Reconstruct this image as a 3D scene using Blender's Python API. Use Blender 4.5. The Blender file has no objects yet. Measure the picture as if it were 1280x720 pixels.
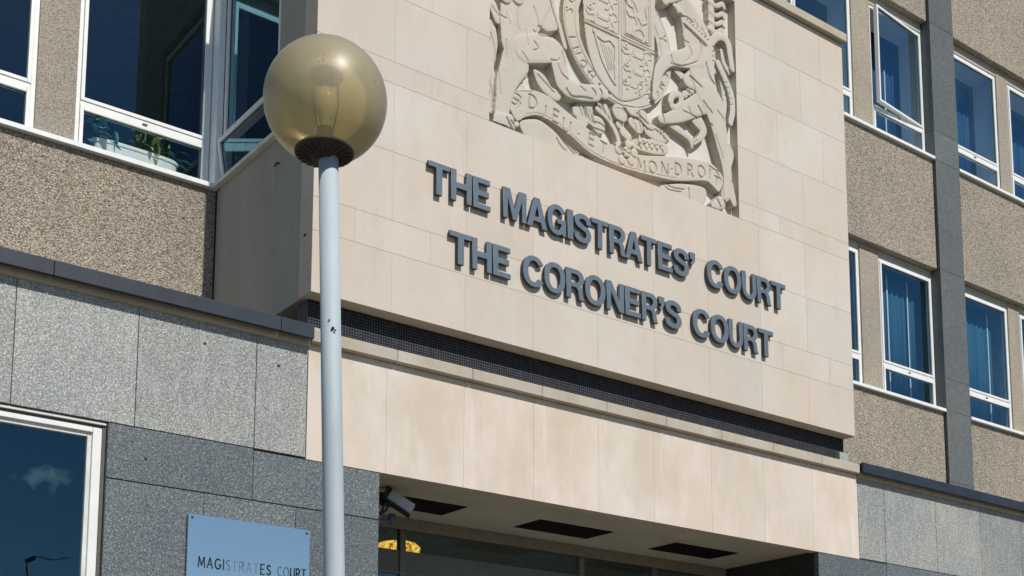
import bpy, bmesh, math, random
import numpy as np
from mathutils import Vector, Matrix, noise as mnoise
random.seed(7)
SC = bpy.context.scene
COL = SC.collection
R = math.radians

# ------------------------------------------------------------------ camera
EYE = 1.6
cam_d = bpy.data.cameras.new('camera')
cam = bpy.data.objects.new('camera', cam_d); COL.objects.link(cam)
yaw, pitch, roll = R(52.8954), R(7.9208), R(-0.1393)
fw = Vector((math.cos(yaw)*math.cos(pitch), math.sin(yaw)*math.cos(pitch), math.sin(pitch)))
rt = Vector((math.sin(yaw), -math.cos(yaw), 0))
up = rt.cross(fw)
r2 = rt*math.cos(roll) - up*math.sin(roll)
u2 = rt*math.sin(roll) + up*math.cos(roll)
m = Matrix.Identity(4)
for i, v in enumerate((r2, u2, -fw)):
    for k in range(3): m[k][i] = v[k]
m.translation = Vector((0, 0, EYE))
cam.matrix_world = m
cam_d.sensor_fit = 'HORIZONTAL'; cam_d.sensor_width = 36.0
cam_d.lens = 36.0*1644.77/1280.0
cam_d.shift_y = 423.0/1280.0
cam_d.clip_start = 0.05; cam_d.clip_end = 2000
SC.camera = cam

# ------------------------------------------------------------------ sky, sun, exposure
SUN_EL, SUN_AZ = 45.0, 3.0            # azimuth measured from the facade's normal towards +X
world = bpy.data.worlds.new('World'); SC.world = world; world.use_nodes = True
wn, wl = world.node_tree.nodes, world.node_tree.links
wn.clear()
wo = wn.new('ShaderNodeOutputWorld'); bg = wn.new('ShaderNodeBackground')
sky = wn.new('ShaderNodeTexSky'); sky.sky_type = 'NISHITA'; sky.sun_disc = False
sky.sun_elevation = R(SUN_EL); sky.sun_rotation = R(180-SUN_AZ)
sky.altitude = 300; sky.air_density = 1.0; sky.dust_density = 0.05; sky.ozone_density = 4.0
bg.inputs['Strength'].default_value = 0.09
# a small fair-weather cloud in the sky
tc = wn.new('ShaderNodeTexCoord')
def wmath(op, a, b=None):
    n = wn.new('ShaderNodeMath'); n.operation = op
    for i, v in enumerate((a, b)):
        if v is None: continue
        if isinstance(v, (int, float)): n.inputs[i].default_value = v
        else: wl.new(v, n.inputs[i])
    return n.outputs[0]
cdir = Vector((0.289, -0.929, 0.233)).normalized()
side = cdir.cross(Vector((0, 0, 1))).normalized(); cup = side.cross(cdir)
def wdot(v):
    n = wn.new('ShaderNodeVectorMath'); n.operation = 'DOT_PRODUCT'
    wl.new(tc.outputs['Generated'], n.inputs[0]); n.inputs[1].default_value = v
    return n.outputs['Value']
a_ = wmath('DIVIDE', wdot(side), 0.028); b_ = wmath('DIVIDE', wdot(cup), 0.011)
rad = wmath('SQRT', wmath('ADD', wmath('MULTIPLY', a_, a_), wmath('MULTIPLY', b_, b_)))
nz = wn.new('ShaderNodeTexNoise'); nz.inputs['Scale'].default_value = 60; nz.inputs['Detail'].default_value = 6
wl.new(tc.outputs['Generated'], nz.inputs['Vector'])
front = wmath('GREATER_THAN', wdot(cdir), 0.5)
dens = wmath('MULTIPLY', wmath('MAXIMUM', wmath('SUBTRACT', wmath('MULTIPLY', nz.outputs['Fac'], 2.3), wmath('ADD', wmath('MULTIPLY', rad, 0.75), 0.50)), 0.0), front)
dens = wmath('MINIMUM', wmath('MULTIPLY', dens, 1.6), 0.95)
nz2 = wn.new('ShaderNodeTexNoise'); nz2.inputs['Scale'].default_value = 5.5; nz2.inputs['Detail'].default_value = 7; nz2.inputs['Roughness'].default_value = .62
wl.new(tc.outputs['Generated'], nz2.inputs['Vector'])
east = wmath('MAXIMUM', wmath('MULTIPLY', wmath('SUBTRACT', wdot(Vector((.85, -.5, .15)).normalized()), .88), 7.0), 0.0)
cirrus = wmath('MULTIPLY', wmath('MAXIMUM', wmath('SUBTRACT', nz2.outputs['Fac'], .50), 0.0), 2.6)
dens = wmath('MINIMUM', wmath('ADD', dens, wmath('MULTIPLY', cirrus, wmath('MINIMUM', east, 1.0))), 0.95)
mxw = wn.new('ShaderNodeMixRGB'); wl.new(dens, mxw.inputs[0]); wl.new(sky.outputs[0], mxw.inputs[1])
mxw.inputs[2].default_value = (17, 18, 18, 1)
wl.new(mxw.outputs[0], bg.inputs['Color']); wl.new(bg.outputs[0], wo.inputs['Surface'])

sun_d = bpy.data.lights.new('sun', 'SUN'); sun_d.energy = 4.2; sun_d.angle = R(0.53); sun_d.color = (1.0, 0.955, 0.89)
sun = bpy.data.objects.new('sun', sun_d); COL.objects.link(sun)
sv = Vector((math.sin(R(SUN_AZ))*math.cos(R(SUN_EL)), -math.cos(R(SUN_AZ))*math.cos(R(SUN_EL)), math.sin(R(SUN_EL))))
sun.rotation_euler = sv.to_track_quat('Z', 'Y').to_euler(); sun.location = (0, -20, 30)
SC.view_settings.view_transform = 'Standard'; SC.view_settings.look = 'None'
SC.view_settings.exposure = 0.0; SC.view_settings.gamma = 1.0; SC.view_settings.use_curve_mapping = False
SC.cycles.max_bounces = 10; SC.cycles.transparent_max_bounces = 16

# ------------------------------------------------------------------ materials
MATS = {}
class NB:
    """tiny node-building helper"""
    def __init__(self, name):
        self.m = bpy.data.materials.new(name); self.m.use_nodes = True
        self.t = self.m.node_tree; self.n = self.t.nodes; self.l = self.t.links
        self.bsdf = self.n['Principled BSDF']; self.out = self.n['Material Output']
        MATS[name] = self.m
    def node(self, t, **kw):
        nd = self.n.new(t)
        for k, v in kw.items(): setattr(nd, k, v)
        return nd
    def put(self, sock, v):
        if isinstance(v, bpy.types.NodeSocket): self.l.new(v, sock)
        elif isinstance(v, (tuple, list)) and len(v) == 3 and sock.type == 'RGBA': sock.default_value = (*v, 1)
        else: sock.default_value = v
    def coord(self, scale=(1, 1, 1)):
        c = self.node('ShaderNodeNewGeometry'); mp = self.node('ShaderNodeMapping')
        mp.inputs['Scale'].default_value = scale
        self.l.new(c.outputs['Position'], mp.inputs['Vector']); return mp.outputs[0]
    def noise(self, scale, detail=4, rough=.55, vec=None):
        nd = self.node('ShaderNodeTexNoise'); nd.inputs['Scale'].default_value = scale
        nd.inputs['Detail'].default_value = detail; nd.inputs['Roughness'].default_value = rough
        self.l.new(vec if vec else self.coord(), nd.inputs['Vector']); return nd.outputs['Fac']
    def voro(self, scale, feature='F1', vec=None):
        nd = self.node('ShaderNodeTexVoronoi', feature=feature); nd.inputs['Scale'].default_value = scale
        self.l.new(vec if vec else self.coord(), nd.inputs['Vector']); return nd
    def ramp(self, fac, stops, interp='LINEAR'):
        nd = self.node('ShaderNodeValToRGB'); cr = nd.color_ramp; cr.interpolation = interp
        while len(cr.elements) < len(stops): cr.elements.new(0.5)
        for e, (p, c) in zip(cr.elements, stops):
            e.position = p; e.color = (*c, 1) if len(c) == 3 else c
        self.l.new(fac, nd.inputs[0]); return nd.outputs[0]
    def mix(self, fac, a, b, mode='MIX'):
        nd = self.node('ShaderNodeMixRGB', blend_type=mode)
        self.put(nd.inputs[0], fac); self.put(nd.inputs[1], a); self.put(nd.inputs[2], b); return nd.outputs[0]
    def math(self, op, a, b=0.0, clamp=False):
        nd = self.node('ShaderNodeMath', operation=op); nd.use_clamp = clamp
        self.put(nd.inputs[0], a); self.put(nd.inputs[1], b); return nd.outputs[0]
    def attr(self, name):
        nd = self.node('ShaderNodeAttribute'); nd.attribute_name = name; return nd.outputs['Fac']
    def bump(self, h, strength=.3, dist=.01):
        nd = self.node('ShaderNodeBump'); nd.inputs['Strength'].default_value = strength
        nd.inputs['Distance'].default_value = dist; self.l.new(h, nd.inputs['Height'])
        self.l.new(nd.outputs[0], self.bsdf.inputs['Normal'])
    def set(self, color=None, rough=None, metal=None, spec=None):
        if color is not None: self.put(self.bsdf.inputs['Base Color'], color)
        if rough is not None: self.put(self.bsdf.inputs['Roughness'], rough)
        if metal is not None: self.put(self.bsdf.inputs['Metallic'], metal)
        if spec is not None: self.put(self.bsdf.inputs['Specular IOR Level'], spec)
        return self.m

def limestone(name, base, stain=0.0):
    b = NB(name)
    tone = b.attr('tone')
    c = b.mix(tone, tuple(v*.90 for v in base), tuple(min(1, v*1.06) for v in base))
    hue = b.math('FRACT', b.math('MULTIPLY', tone, 7.31))
    c = b.mix(1.0, c, b.mix(hue, (.965, 1.0, .985), (1.03, .985, .975)), 'MULTIPLY')
    big = b.noise(.9, 6, .6); mid = b.noise(7, 6, .65); fine = b.noise(130, 3, .6)
    c = b.mix(b.ramp(big, [(.38, (0, 0, 0)), (.66, (1, 1, 1))]), c, (base[0]*1.0, base[1]*.93, base[2]*.87))
    c = b.mix(b.math('MULTIPLY', b.ramp(mid, [(.5, (0, 0, 0)), (.75, (1, 1, 1))]), .38), c, tuple(v*.82 for v in base))
    c = b.mix(b.math('MULTIPLY', b.ramp(fine, [(.35, (1, 1, 1)), (.5, (0, 0, 0))]), .25), c, tuple(v*.7 for v in base))
    pit = b.voro(16).outputs['Distance']
    c = b.mix(b.math('MULTIPLY', b.ramp(pit, [(.03, (1, 1, 1)), (.06, (0, 0, 0))]), .35), c, tuple(v*.45 for v in base))
    # rain washing and old damp: broad soft vertical blotches, paler run marks, thin grey drips
    wet = b.noise(1.0, 7, .62, b.coord((1.9, 1.9, 1.0)))
    c = b.mix(b.math('MULTIPLY', b.ramp(wet, [(.45, (0, 0, 0)), (.62, (1, 1, 1))]), .30+1.1*stain), c, (base[0]*.86, base[1]*.79, base[2]*.69))
    soot = b.noise(1.0, 6, .7, b.coord((3.2, 3.2, 1.5)))
    c = b.mix(b.math('MULTIPLY', b.ramp(soot, [(.58, (0, 0, 0)), (.78, (1, 1, 1))]), .38), c, tuple(v*.66 for v in base))
    run = b.noise(1.0, 3, .5, b.coord((7, 7, .9)))
    c = b.mix(b.math('MULTIPLY', b.ramp(run, [(.60, (0, 0, 0)), (.74, (1, 1, 1))]), .15+.9*stain), c, tuple(min(1, v*1.14) for v in base))
    drip = b.noise(1.0, 4, .6, b.coord((17, 17, .8)))
    c = b.mix(b.math('MULTIPLY', b.ramp(drip, [(.63, (0, 0, 0)), (.76, (1, 1, 1))]), .22), c, (base[0]*.72, base[1]*.68, base[2]*.62))
    b.bump(b.noise(90, 5, .7), .16, .004)
    return b.set(c, .85, 0, .25)
limestone('portland_stone', (.60, .55, .482))
limestone('fascia_stone', (.66, .60, .53), .45)
limestone('carved_stone', (.58, .54, .47))
limestone('carved_field', (.68, .66, .60))
limestone('coping_stone', (.48, .44, .37), .5)

def pebbledash(name, cols, scale, bump=.9):
    b = NB(name)
    wv = b.node('ShaderNodeMapping')
    v = b.voro(scale)
    sep = b.node('ShaderNodeSeparateColor'); b.l.new(v.outputs['Color'], sep.inputs[0])
    c = b.ramp(sep.outputs[0], [(i/(len(cols)-1), k) for i, k in enumerate(cols)])
    v2 = b.voro(scale*.42); sep2 = b.node('ShaderNodeSeparateColor'); b.l.new(v2.outputs['Color'], sep2.inputs[0])
    big_ = b.math('MULTIPLY', b.math('GREATER_THAN', sep2.outputs[1], .72), b.math('LESS_THAN', v2.outputs['Distance'], .42))
    c = b.mix(b.math('MULTIPLY', big_, .75), c, b.ramp(sep2.outputs[0], [(0, cols[0]), (.45, cols[2]), (1, cols[-1])]))
    edge = b.ramp(v.outputs['Distance'], [(.25, (1, 1, 1)), (.75, (.45, .42, .38))])
    c = b.mix(1.0, c, edge, 'MULTIPLY')
    blot = b.noise(.8, 5, .6)
    c = b.mix(1.0, c, b.ramp(blot, [(.3, (.86, .86, .88)), (.7, (1.10, 1.06, 1.01))]), 'MULTIPLY')
    st = b.noise(1.0, 4, .6, b.coord((4, 4, .4)))
    c = b.mix(b.math('MULTIPLY', b.ramp(st, [(.52, (0, 0, 0)), (.72, (1, 1, 1))]), .22), c, (.2, .17, .13))
    inv = b.math('SUBTRACT', 1.0, v.outputs['Distance'])
    b.bump(b.math('ADD', inv, b.noise(scale*2.2, 2)), bump, .012)
    return b.set(c, .9, 0, .2)
pebbledash('pebble_dash', [(.24, .205, .16), (.50, .45, .36), (.62, .565, .46), (.36, .32, .25), (.74, .69, .60), (.46, .41, .33)], 84, .7)
pebbledash('fine_aggregate', [(.40, .365, .30), (.53, .485, .40), (.46, .42, .35), (.60, .55, .46)], 120, .3)
b = NB('grey_render')  # grey-brown render of the block's side walls, mottled at random
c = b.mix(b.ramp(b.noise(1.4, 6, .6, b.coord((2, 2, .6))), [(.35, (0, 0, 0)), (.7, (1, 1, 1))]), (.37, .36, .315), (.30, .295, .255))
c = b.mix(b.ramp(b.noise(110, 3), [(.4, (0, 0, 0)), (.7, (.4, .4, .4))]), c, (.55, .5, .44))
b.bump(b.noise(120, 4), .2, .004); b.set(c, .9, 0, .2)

def granite(name, dark, mid, light, rough=.5, tonev=.12, vein=0):
    b = NB(name)
    v = b.voro(190); sep = b.node('ShaderNodeSeparateColor'); b.l.new(v.outputs['Color'], sep.inputs[0])
    c = b.ramp(sep.outputs[0], [(0, dark), (.28, mid), (.62, mid), (.80, light), (.95, tuple(x*1.25 for x in light))])
    n2 = b.noise(75, 4, .7)
    c = b.mix(b.ramp(n2, [(.40, (.75, .75, .75)), (.56, (0, 0, 0))]), c, dark)
    n3 = b.noise(32, 3, .7)
    c = b.mix(b.ramp(n3, [(.55, (0, 0, 0)), (.75, (.45, .45, .45))]), c, light)
    t = b.attr('tone')
    c = b.mix(1.0, c, b.ramp(t, [(0, (1-tonev,)*3), (1, (1+tonev, 1+tonev, 1+tonev*.9))]), 'MULTIPLY')
    big = b.noise(1.6, 5, .6)
    c = b.mix(1.0, c, b.ramp(big, [(.3, (.88, .89, .92)), (.7, (1.07, 1.05, 1.0))]), 'MULTIPLY')
    if vein:
        mp = b.coord((1, 1, 1)); w = b.noise(3.0, 6, .75, b.coord((4.5, 4.5, 1.1)))
        c = b.mix(b.math('MULTIPLY', b.ramp(w, [(.5, (0, 0, 0)), (.62, (1, 1, 1))]), vein), c, (.52, .52, .49))
    b.bump(b.noise(160, 3), .12, .003)
    return b.set(c, rough, 0, .4)
granite('light_granite', (.125, .13, .125), (.30, .312, .295), (.50, .51, .48), .6, .14, .24)
granite('dark_granite', (.055, .065, .070), (.118, .140, .150), (.25, .275, .28), .45, .14)
granite('pilaster_granite', (.06, .07, .072), (.118, .13, .128), (.18, .19, .185), .6, .1)
granite('polished_granite', (.012, .013, .014), (.03, .032, .033), (.07, .072, .07), .25, .1)

def plain(name, col, rough=.5, metal=0, spec=.5, var=.12, vs=14, bump=0):
    b = NB(name)
    n = b.noise(vs, 5, .6)
    c = b.mix(b.ramp(n, [(.35, (0, 0, 0)), (.7, (1, 1, 1))]), tuple(v*(1-var) for v in col), tuple(min(1, v*(1+var)) for v in col))
    if bump: b.bump(b.noise(vs*8, 3), bump, .003)
    return b.set(c, rough, metal, spec)
plain('mortar', (.56, .52, .45), .95, 0, .1)
plain('dark_mortar', (.07, .068, .065), .95, 0, .1)
plain('slate_cap', (.018, .027, .040), .55, 0, .4, .25, 5)
plain('soffit_paint', (.62, .56, .47), .8, 0, .2, .10, 2.5)
plain('vent_black', (.012, .011, .010), .7)
plain('beam_paint', (.26, .235, .2), .7, 0, .2)
plain('white_frame', (.78, .78, .75), .42, 0, .5, .05, 9)
plain('head_board', (.42, .39, .33), .7, 0, .3, .1, 5)
plain('grey_sill', (.66, .66, .60), .6, 0, .4, .12, 6)
plain('dark_frame', (.10, .095, .08), .5)
plain('bronze_frame', (.17, .16, .13), .45, .2)
plain('gasket', (.02, .02, .02), .6)
plain('reveal_paint', (.80, .84, .84), .8, 0, .2, .04)
plain('room_wall', (.22, .225, .225), .9, 0, .2)
plain('room_ceiling', (.30, .30, .29), .9, 0, .2)
plain('floor_concrete', (.16, .15, .14), .9)
plain('letter_blue', (.13, .168, .20), .42, .15, .5, .10, 30)
plain('letter_edge', (.06, .06, .052), .6)  # on the letters: shade of their sides put into the colour
plain('steel_pin', (.3, .3, .3), .4, .8)
plain('plaque_text', (.015, .016, .02), .6)
plain('plaque_text_worn', (.30, .36, .42), .3, .7)
plain('white_plastic', (.74, .76, .72), .4, 0, .5, .03)
plain('soil', (.035, .025, .018), .95)
plain('cctv_white', (.42, .47, .49), .45, 0, .5, .06)
plain('cctv_black', (.012, .012, .013), .5)
plain('bracket_blue', (.10, .115, .17), .5)
plain('collar_brown', (.022, .014, .010), .55)
plain('bulb_glass', (.75, .74, .66), .25)
plain('lead_grey', (.34, .37, .33), .6, 0, .4, .18, 20)
plain('rust', (.06, .035, .02), .9)
plain('asphalt', (.05, .05, .052), .9, 0, .2, .2, 40, .3)
plain('paving', (.21, .185, .14), .9, 0, .2, .15, 3)
plain('kerb_stone', (.33, .32, .3), .85)
plain('road_paint', (.8, .8, .78), .7)
plain('brick_red', (.20, .085, .055), .9, 0, .2, .25, 20)
plain('roof_slate', (.06, .062, .07), .7, 0, .3, .2, 9)
plain('bark', (.07, .05, .035), .95)
plain('pale_blind', (.17, .185, .185), .7, 0, .2, .05)

def curtain(name, col, stripe, trans=.25):
    b = NB(name)
    w = b.node('ShaderNodeTexWave'); w.bands_direction = 'X'; w.inputs['Scale'].default_value = 4.2
    w.inputs['Distortion'].default_value = 1.2; w.inputs['Detail'].default_value = 2
    b.l.new(b.coord((1, 1, .05)), w.inputs['Vector'])
    c = b.mix(w.outputs['Fac'], col, stripe)
    return b.set(c, .9, 0, .1)
curtain('navy_curtain', (.018, .045, .105), (.035, .085, .17))
curtain('blue_curtain', (.026, .080, .135), (.036, .105, .17))
curtain('cream_curtain', (.50, .49, .42), (.62, .60, .52))
plain('curtain_hem', (.62, .68, .70), .8, 0, .2, .05)

def leafmat(name, a, c2, c3):
    b = NB(name)
    n = b.noise(26, 3)
    c = b.ramp(n, [(.3, a), (.55, c2), (.72, c3)])
    return b.set(c, .45, 0, .4)
leafmat('leaf_teal', (.06, .22, .17), (.10, .32, .25), (.30, .48, .42))
leafmat('leaf_variegated', (.18, .24, .06), (.42, .44, .16), (.68, .60, .34))
leafmat('leaf_green', (.04, .15, .03), (.09, .24, .05), (.18, .34, .09))
leafmat('tree_leaf', (.03, .055, .015), (.05, .085, .025), (.08, .12, .04))

# window glass: clear sheet, Fresnel mirror, faint tint
b = NB('window_glass')
tr = b.node('ShaderNodeBsdfTransparent'); tr.inputs[0].default_value = (.92, .95, .95, 1)
gl = b.node('ShaderNodeBsdfGlossy'); gl.inputs['Roughness'].default_value = 0.0; gl.inputs[0].default_value = (.38, .80, 1, 1)
bp = b.node('ShaderNodeBump'); bp.inputs['Strength'].default_value = .06; bp.inputs['Distance'].default_value = .02
b.l.new(b.noise(2.2, 2), bp.inputs['Height']); b.l.new(bp.outputs[0], gl.inputs['Normal'])
fr = b.node('ShaderNodeFresnel'); fr.inputs[0].default_value = 1.52
mx = b.node('ShaderNodeMixShader'); ge = b.node('ShaderNodeNewGeometry')
b.l.new(b.math('MULTIPLY', b.math('MULTIPLY', fr.outputs[0], 2.2), b.math('SUBTRACT', 1.0, ge.outputs['Backfacing'])), mx.inputs[0]); b.l.new(tr.outputs[0], mx.inputs[1]); b.l.new(gl.outputs[0], mx.inputs[2])
b.l.new(mx.outputs[0], b.out.inputs['Surface'])
# polished plaque
b = NB('polished_steel')
b.bump(b.noise(3.0, 2), .02, .002)
b.set((.62, .645, .62), .03, 1.0)
# mosaic of small dark tiles with pale grout
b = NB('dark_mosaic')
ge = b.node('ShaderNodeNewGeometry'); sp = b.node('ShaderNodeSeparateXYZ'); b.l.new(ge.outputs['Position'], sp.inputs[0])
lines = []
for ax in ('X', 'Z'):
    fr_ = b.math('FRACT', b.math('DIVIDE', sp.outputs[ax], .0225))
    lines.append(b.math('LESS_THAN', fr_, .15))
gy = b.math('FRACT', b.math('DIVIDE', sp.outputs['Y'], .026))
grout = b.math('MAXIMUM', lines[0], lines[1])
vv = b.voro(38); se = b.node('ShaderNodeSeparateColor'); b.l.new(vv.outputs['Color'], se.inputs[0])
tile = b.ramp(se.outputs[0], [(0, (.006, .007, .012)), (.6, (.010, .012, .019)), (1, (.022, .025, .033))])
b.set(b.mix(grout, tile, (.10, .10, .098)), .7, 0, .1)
# amber acrylic globe
b = NB('amber_acrylic')
col = b.mix(b.ramp(b.noise(5, 4), [(.3, (0, 0, 0)), (.7, (1, 1, 1))]), (.76, .65, .38), (.83, .73, .46))
dust = b.noise(9, 7, .72)
col = b.mix(b.math('MULTIPLY', b.ramp(dust, [(.48, (0, 0, 0)), (.70, (1, 1, 1))]), .35), col, (.50, .45, .36))
specks = b.noise(55, 3, .6)
col = b.mix(b.math('MULTIPLY', b.ramp(specks, [(.66, (0, 0, 0)), (.72, (1, 1, 1))]), .45), col, (.22, .17, .10))
tl = b.node('ShaderNodeBsdfTranslucent'); b.l.new(col, tl.inputs[0])
df = b.node('ShaderNodeBsdfDiffuse'); b.l.new(col, df.inputs[0])
tp = b.node('ShaderNodeBsdfTransparent'); tp.inputs[0].default_value = (.88, .77, .47, 1)
gs = b.node('ShaderNodeBsdfGlossy'); gs.inputs['Roughness'].default_value = .40
m1 = b.node('ShaderNodeMixShader'); m1.inputs[0].default_value = .52; b.l.new(tl.outputs[0], m1.inputs[1]); b.l.new(df.outputs[0], m1.inputs[2])
m2 = b.node('ShaderNodeMixShader'); m2.inputs[0].default_value = .36; b.l.new(m1.outputs[0], m2.inputs[1]); b.l.new(tp.outputs[0], m2.inputs[2])
f2 = b.node('ShaderNodeFresnel'); f2.inputs[0].default_value = 1.5
m3 = b.node('ShaderNodeMixShader'); b.l.new(f2.outputs[0], m3.inputs[0]); b.l.new(m2.outputs[0], m3.inputs[1]); b.l.new(gs.outputs[0], m3.inputs[2])
b.l.new(m3.outputs[0], b.out.inputs['Surface'])
# painted lamp post
b = NB('post_paint')
c = b.mix(b.ramp(b.noise(3, 5, .6, b.coord((6, 6, .8))), [(.4, (0, 0, 0)), (.7, (1, 1, 1))]), (.39, .455, .48), (.45, .51, .53))
chip = b.noise(26, 3, .6)
c = b.mix(b.ramp(chip, [(.73, (0, 0, 0)), (.75, (1, 1, 1))]), c, (.10, .07, .05))
b.bump(b.noise(40, 3), .05, .002)
b.set(c, .6, 0, .4)
# lit lampshade inside the entrance
b = NB('lit_shade')
em = b.node('ShaderNodeEmission'); em.inputs[1].default_value = 1.35
v = b.noise(34, 4, .7)
b.l.new(b.ramp(v, [(.38, (.10, .045, .005)), (.52, (.75, .42, .05)), (.68, (1.0, .78, .25))]), em.inputs[0])
b.l.new(em.outputs[0], b.out.inputs['Surface'])

# ------------------------------------------------------------------ mesh helpers
def bx(bm, x0, x1, y0, y1, z0, z1, tone=None, lay=None):
    vs = [bm.verts.new(p) for p in ((x0, y0, z0), (x1, y0, z0), (x1, y1, z0), (x0, y1, z0), (x0, y0, z1), (x1, y0, z1), (x1, y1, z1), (x0, y1, z1))]
    fs = []
    for f in ((3, 2, 1, 0), (4, 5, 6, 7), (0, 1, 5, 4), (1, 2, 6, 5), (2, 3, 7, 6), (3, 0, 4, 7)):
        fs.append(bm.faces.new([vs[i] for i in f]))
    if lay is not None:
        for f in fs: f[lay] = tone
    return vs
def tube(bm, pts, rad, n=12, cap=True):
    pts = [Vector(p) for p in pts]
    if isinstance(rad, (int, float)): rad = [rad]*len(pts)
    rings = []; ref = None
    for i, p in enumerate(pts):
        d = (pts[min(i+1, len(pts)-1)]-pts[max(i-1, 0)]).normalized()
        if ref is None: ref = d.orthogonal().normalized()
        ref = (ref-d*ref.dot(d)).normalized(); b2 = d.cross(ref)
        rings.append([bm.verts.new(p+(ref*math.cos(2*math.pi*k/n)+b2*math.sin(2*math.pi*k/n))*rad[i]) for k in range(n)])
    for a, b2 in zip(rings, rings[1:]):
        for k in range(n): bm.faces.new((a[k], a[(k+1) % n], b2[(k+1) % n], b2[k]))
    if cap: bm.faces.new(rings[0][::-1]); bm.faces.new(rings[-1])
def lathe(bm, prof, n=32, ctr=(0, 0, 0)):
    rings = []
    for r, z in prof:
        rings.append([bm.verts.new((ctr[0]+r*math.cos(2*math.pi*k/n), ctr[1]+r*math.sin(2*math.pi*k/n), ctr[2]+z)) for k in range(n)] if r > 1e-6 else [bm.verts.new((ctr[0], ctr[1], ctr[2]+z))])
    for a, b2 in zip(rings, rings[1:]):
        for k in range(n):
            j = (k+1) % n
            if len(a) == 1: bm.faces.new((a[0], b2[j], b2[k])) if len(b2) > 1 else None
            elif len(b2) == 1: bm.faces.new((a[k], a[j], b2[0]))
            else: bm.faces.new((a[k], a[j], b2[j], b2[k]))
def obj(name, bm, mat, parent=None, smooth=False, bevel=0, seg=2, local=False):
    me = bpy.data.meshes.new(name)
    bmesh.ops.recalc_face_normals(bm, faces=bm.faces)
    bm.to_mesh(me); bm.free()
    o = bpy.data.objects.new(name, me); COL.objects.link(o)
    me.materials.append(MATS[mat] if isinstance(mat, str) else mat)
    if smooth:
        for p in me.polygons: p.use_smooth = True
    if bevel:
        md = o.modifiers.new('bevel', 'BEVEL'); md.width = bevel; md.segments = seg; md.limit_method = 'ANGLE'
    if parent is not None:
        o.parent = parent
        if not local: o.matrix_parent_inverse = wm(parent).inverted()
    return o
def wm(o):
    w = o.matrix_basis.copy()
    if o.parent: w = wm(o.parent) @ o.matrix_parent_inverse @ w
    return w
def boxes(name, lst, mat, parent=None, bevel=0, **kw):
    bm = bmesh.new()
    for b_ in lst: bx(bm, *b_)
    return obj(name, bm, mat, parent, bevel=bevel, **kw)
def slabs(name, lst, mat, parent, bevel=.003, seed=1):
    rnd = random.Random(seed)
    bm = bmesh.new(); lay = bm.faces.layers.float.new('tone')
    for b_ in lst: bx(bm, *b_, tone=rnd.random(), lay=lay)
    return obj(name, bm, mat, parent, bevel=bevel, seg=1)
def thing(name, label, cat, loc=(0, 0, 0), group=None):
    o = bpy.data.objects.new(name, None); COL.objects.link(o); o.location = loc
    o.empty_display_size = .2
    return tag(o, label, cat, group)
def tag(o, label, cat, group=None):
    o['label'] = label; o['category'] = cat
    if group: o['group'] = group
    return o
def structure(o): o['kind'] = 'structure'; return o

# ================================================================== the ground
def sheet(name, x0, x1, y0, y1, z, mat):
    bm = bmesh.new()
    bm.faces.new([bm.verts.new(p) for p in ((x0, y0, z), (x1, y0, z), (x1, y1, z), (x0, y1, z))])
    return structure(obj(name, bm, mat))
sheet('ground', -600, 600, -600, 600, -.14, 'paving')
sheet('road', -300, 300, -7.5, -1.0, -.125, 'asphalt')
structure(boxes('pavement', [(-60, 60, -.85, 8.3, -.13, 0)], 'paving'))
structure(boxes('kerb', [(-60, 60, -1.0, -.85, -.13, .004)], 'kerb_stone'))
structure(boxes('far_pavement', [(-60, 60, -13, -7.5, -.13, 0)], 'paving'))
structure(boxes('road_markings', [(x, x+2, -4.3, -4.2, -.124, -.121) for x in range(-40, 40, 5)], 'road_paint'))

# ================================================================== the court building
B = thing('court_building', 'stone and granite court building with a projecting pale block over its entrance', 'building', (7.25, 8, 0))
YB, YW, YF = 8.0, 9.70, 9.806           # front plane, set-back wall plane, window plane
XL, XR = 4.25, 10.287                    # ends of the projecting block
PX0, PX1, PZ0, PZ1 = 5.81, 8.70, 7.07, 9.25   # carved panel

# --- pale stone block: individual slabs laid in courses, open where the carving sits
G_ = .0017
odd = [XL, 4.92, 5.592, 6.258, 6.945, 7.588, 8.268, 8.955, 9.615, XR]
even = [XL, 4.60, 5.259, 5.93, 6.60, 7.27, 7.93, 8.60, 9.255, 9.93, XR]
courses = [(5.25, 5.713, odd), (5.713, 5.97, even), (5.97, 6.515, odd), (6.515, 7.066, odd), (7.066, 7.243, even),
           (7.243, 7.785, odd), (7.785, 8.325, even), (8.325, 8.875, odd), (8.875, 9.405, even)]
lst = []
for z0, z1, xs in courses:
    for a, c in zip(xs, xs[1:]):
        segs = [(a, c)]
        if z1 > PZ0+.02:
            segs = []
            if a < PX0: segs.append((a, min(c, PX0+.002)))
            if c > PX1: segs.append((max(a, PX1-.002), c))
        for p, q in segs:
            if q-p < .05: continue
            lst.append((p+G_/2, q-G_/2, YB, 8.19, z0+(G_/2 if z0 > 5.3 else 0), z1-G_/2))
slabs('stone_cladding', lst, 'portland_stone', B, .001, 3)
boxes('cladding_core', [(XL+.006, PX0-.01, 8.0022, 8.185, 5.256, 9.40), (PX1+.01, XR-.006, 8.0022, 8.185, 5.256, 9.40),
                        (PX0-.01, PX1+.01, 8.0022, 8.185, 5.256, PZ0-.01), (PX0-.01, PX1+.01, 8.13, 8.185, PZ0-.01, 9.40)], 'mortar', B)
boxes('panel_head', [(PX0+.003, PX1-.003, YB, 8.098, 9.254, 9.405)], 'portland_stone', B)
boxes('block_coping', [(4.20, 6.2, 7.945, 8.3, 9.413, 9.50), (6.204, 8.3, 7.945, 8.3, 9.413, 9.50), (8.304, 10.305, 7.945, 8.3, 9.413, 9.50)], 'coping_stone', B, .006)
boxes('block_roof', [(4.43, 10.25, 8.305, 9.68, 9.40, 9.44)], 'lead_grey', B)
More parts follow.
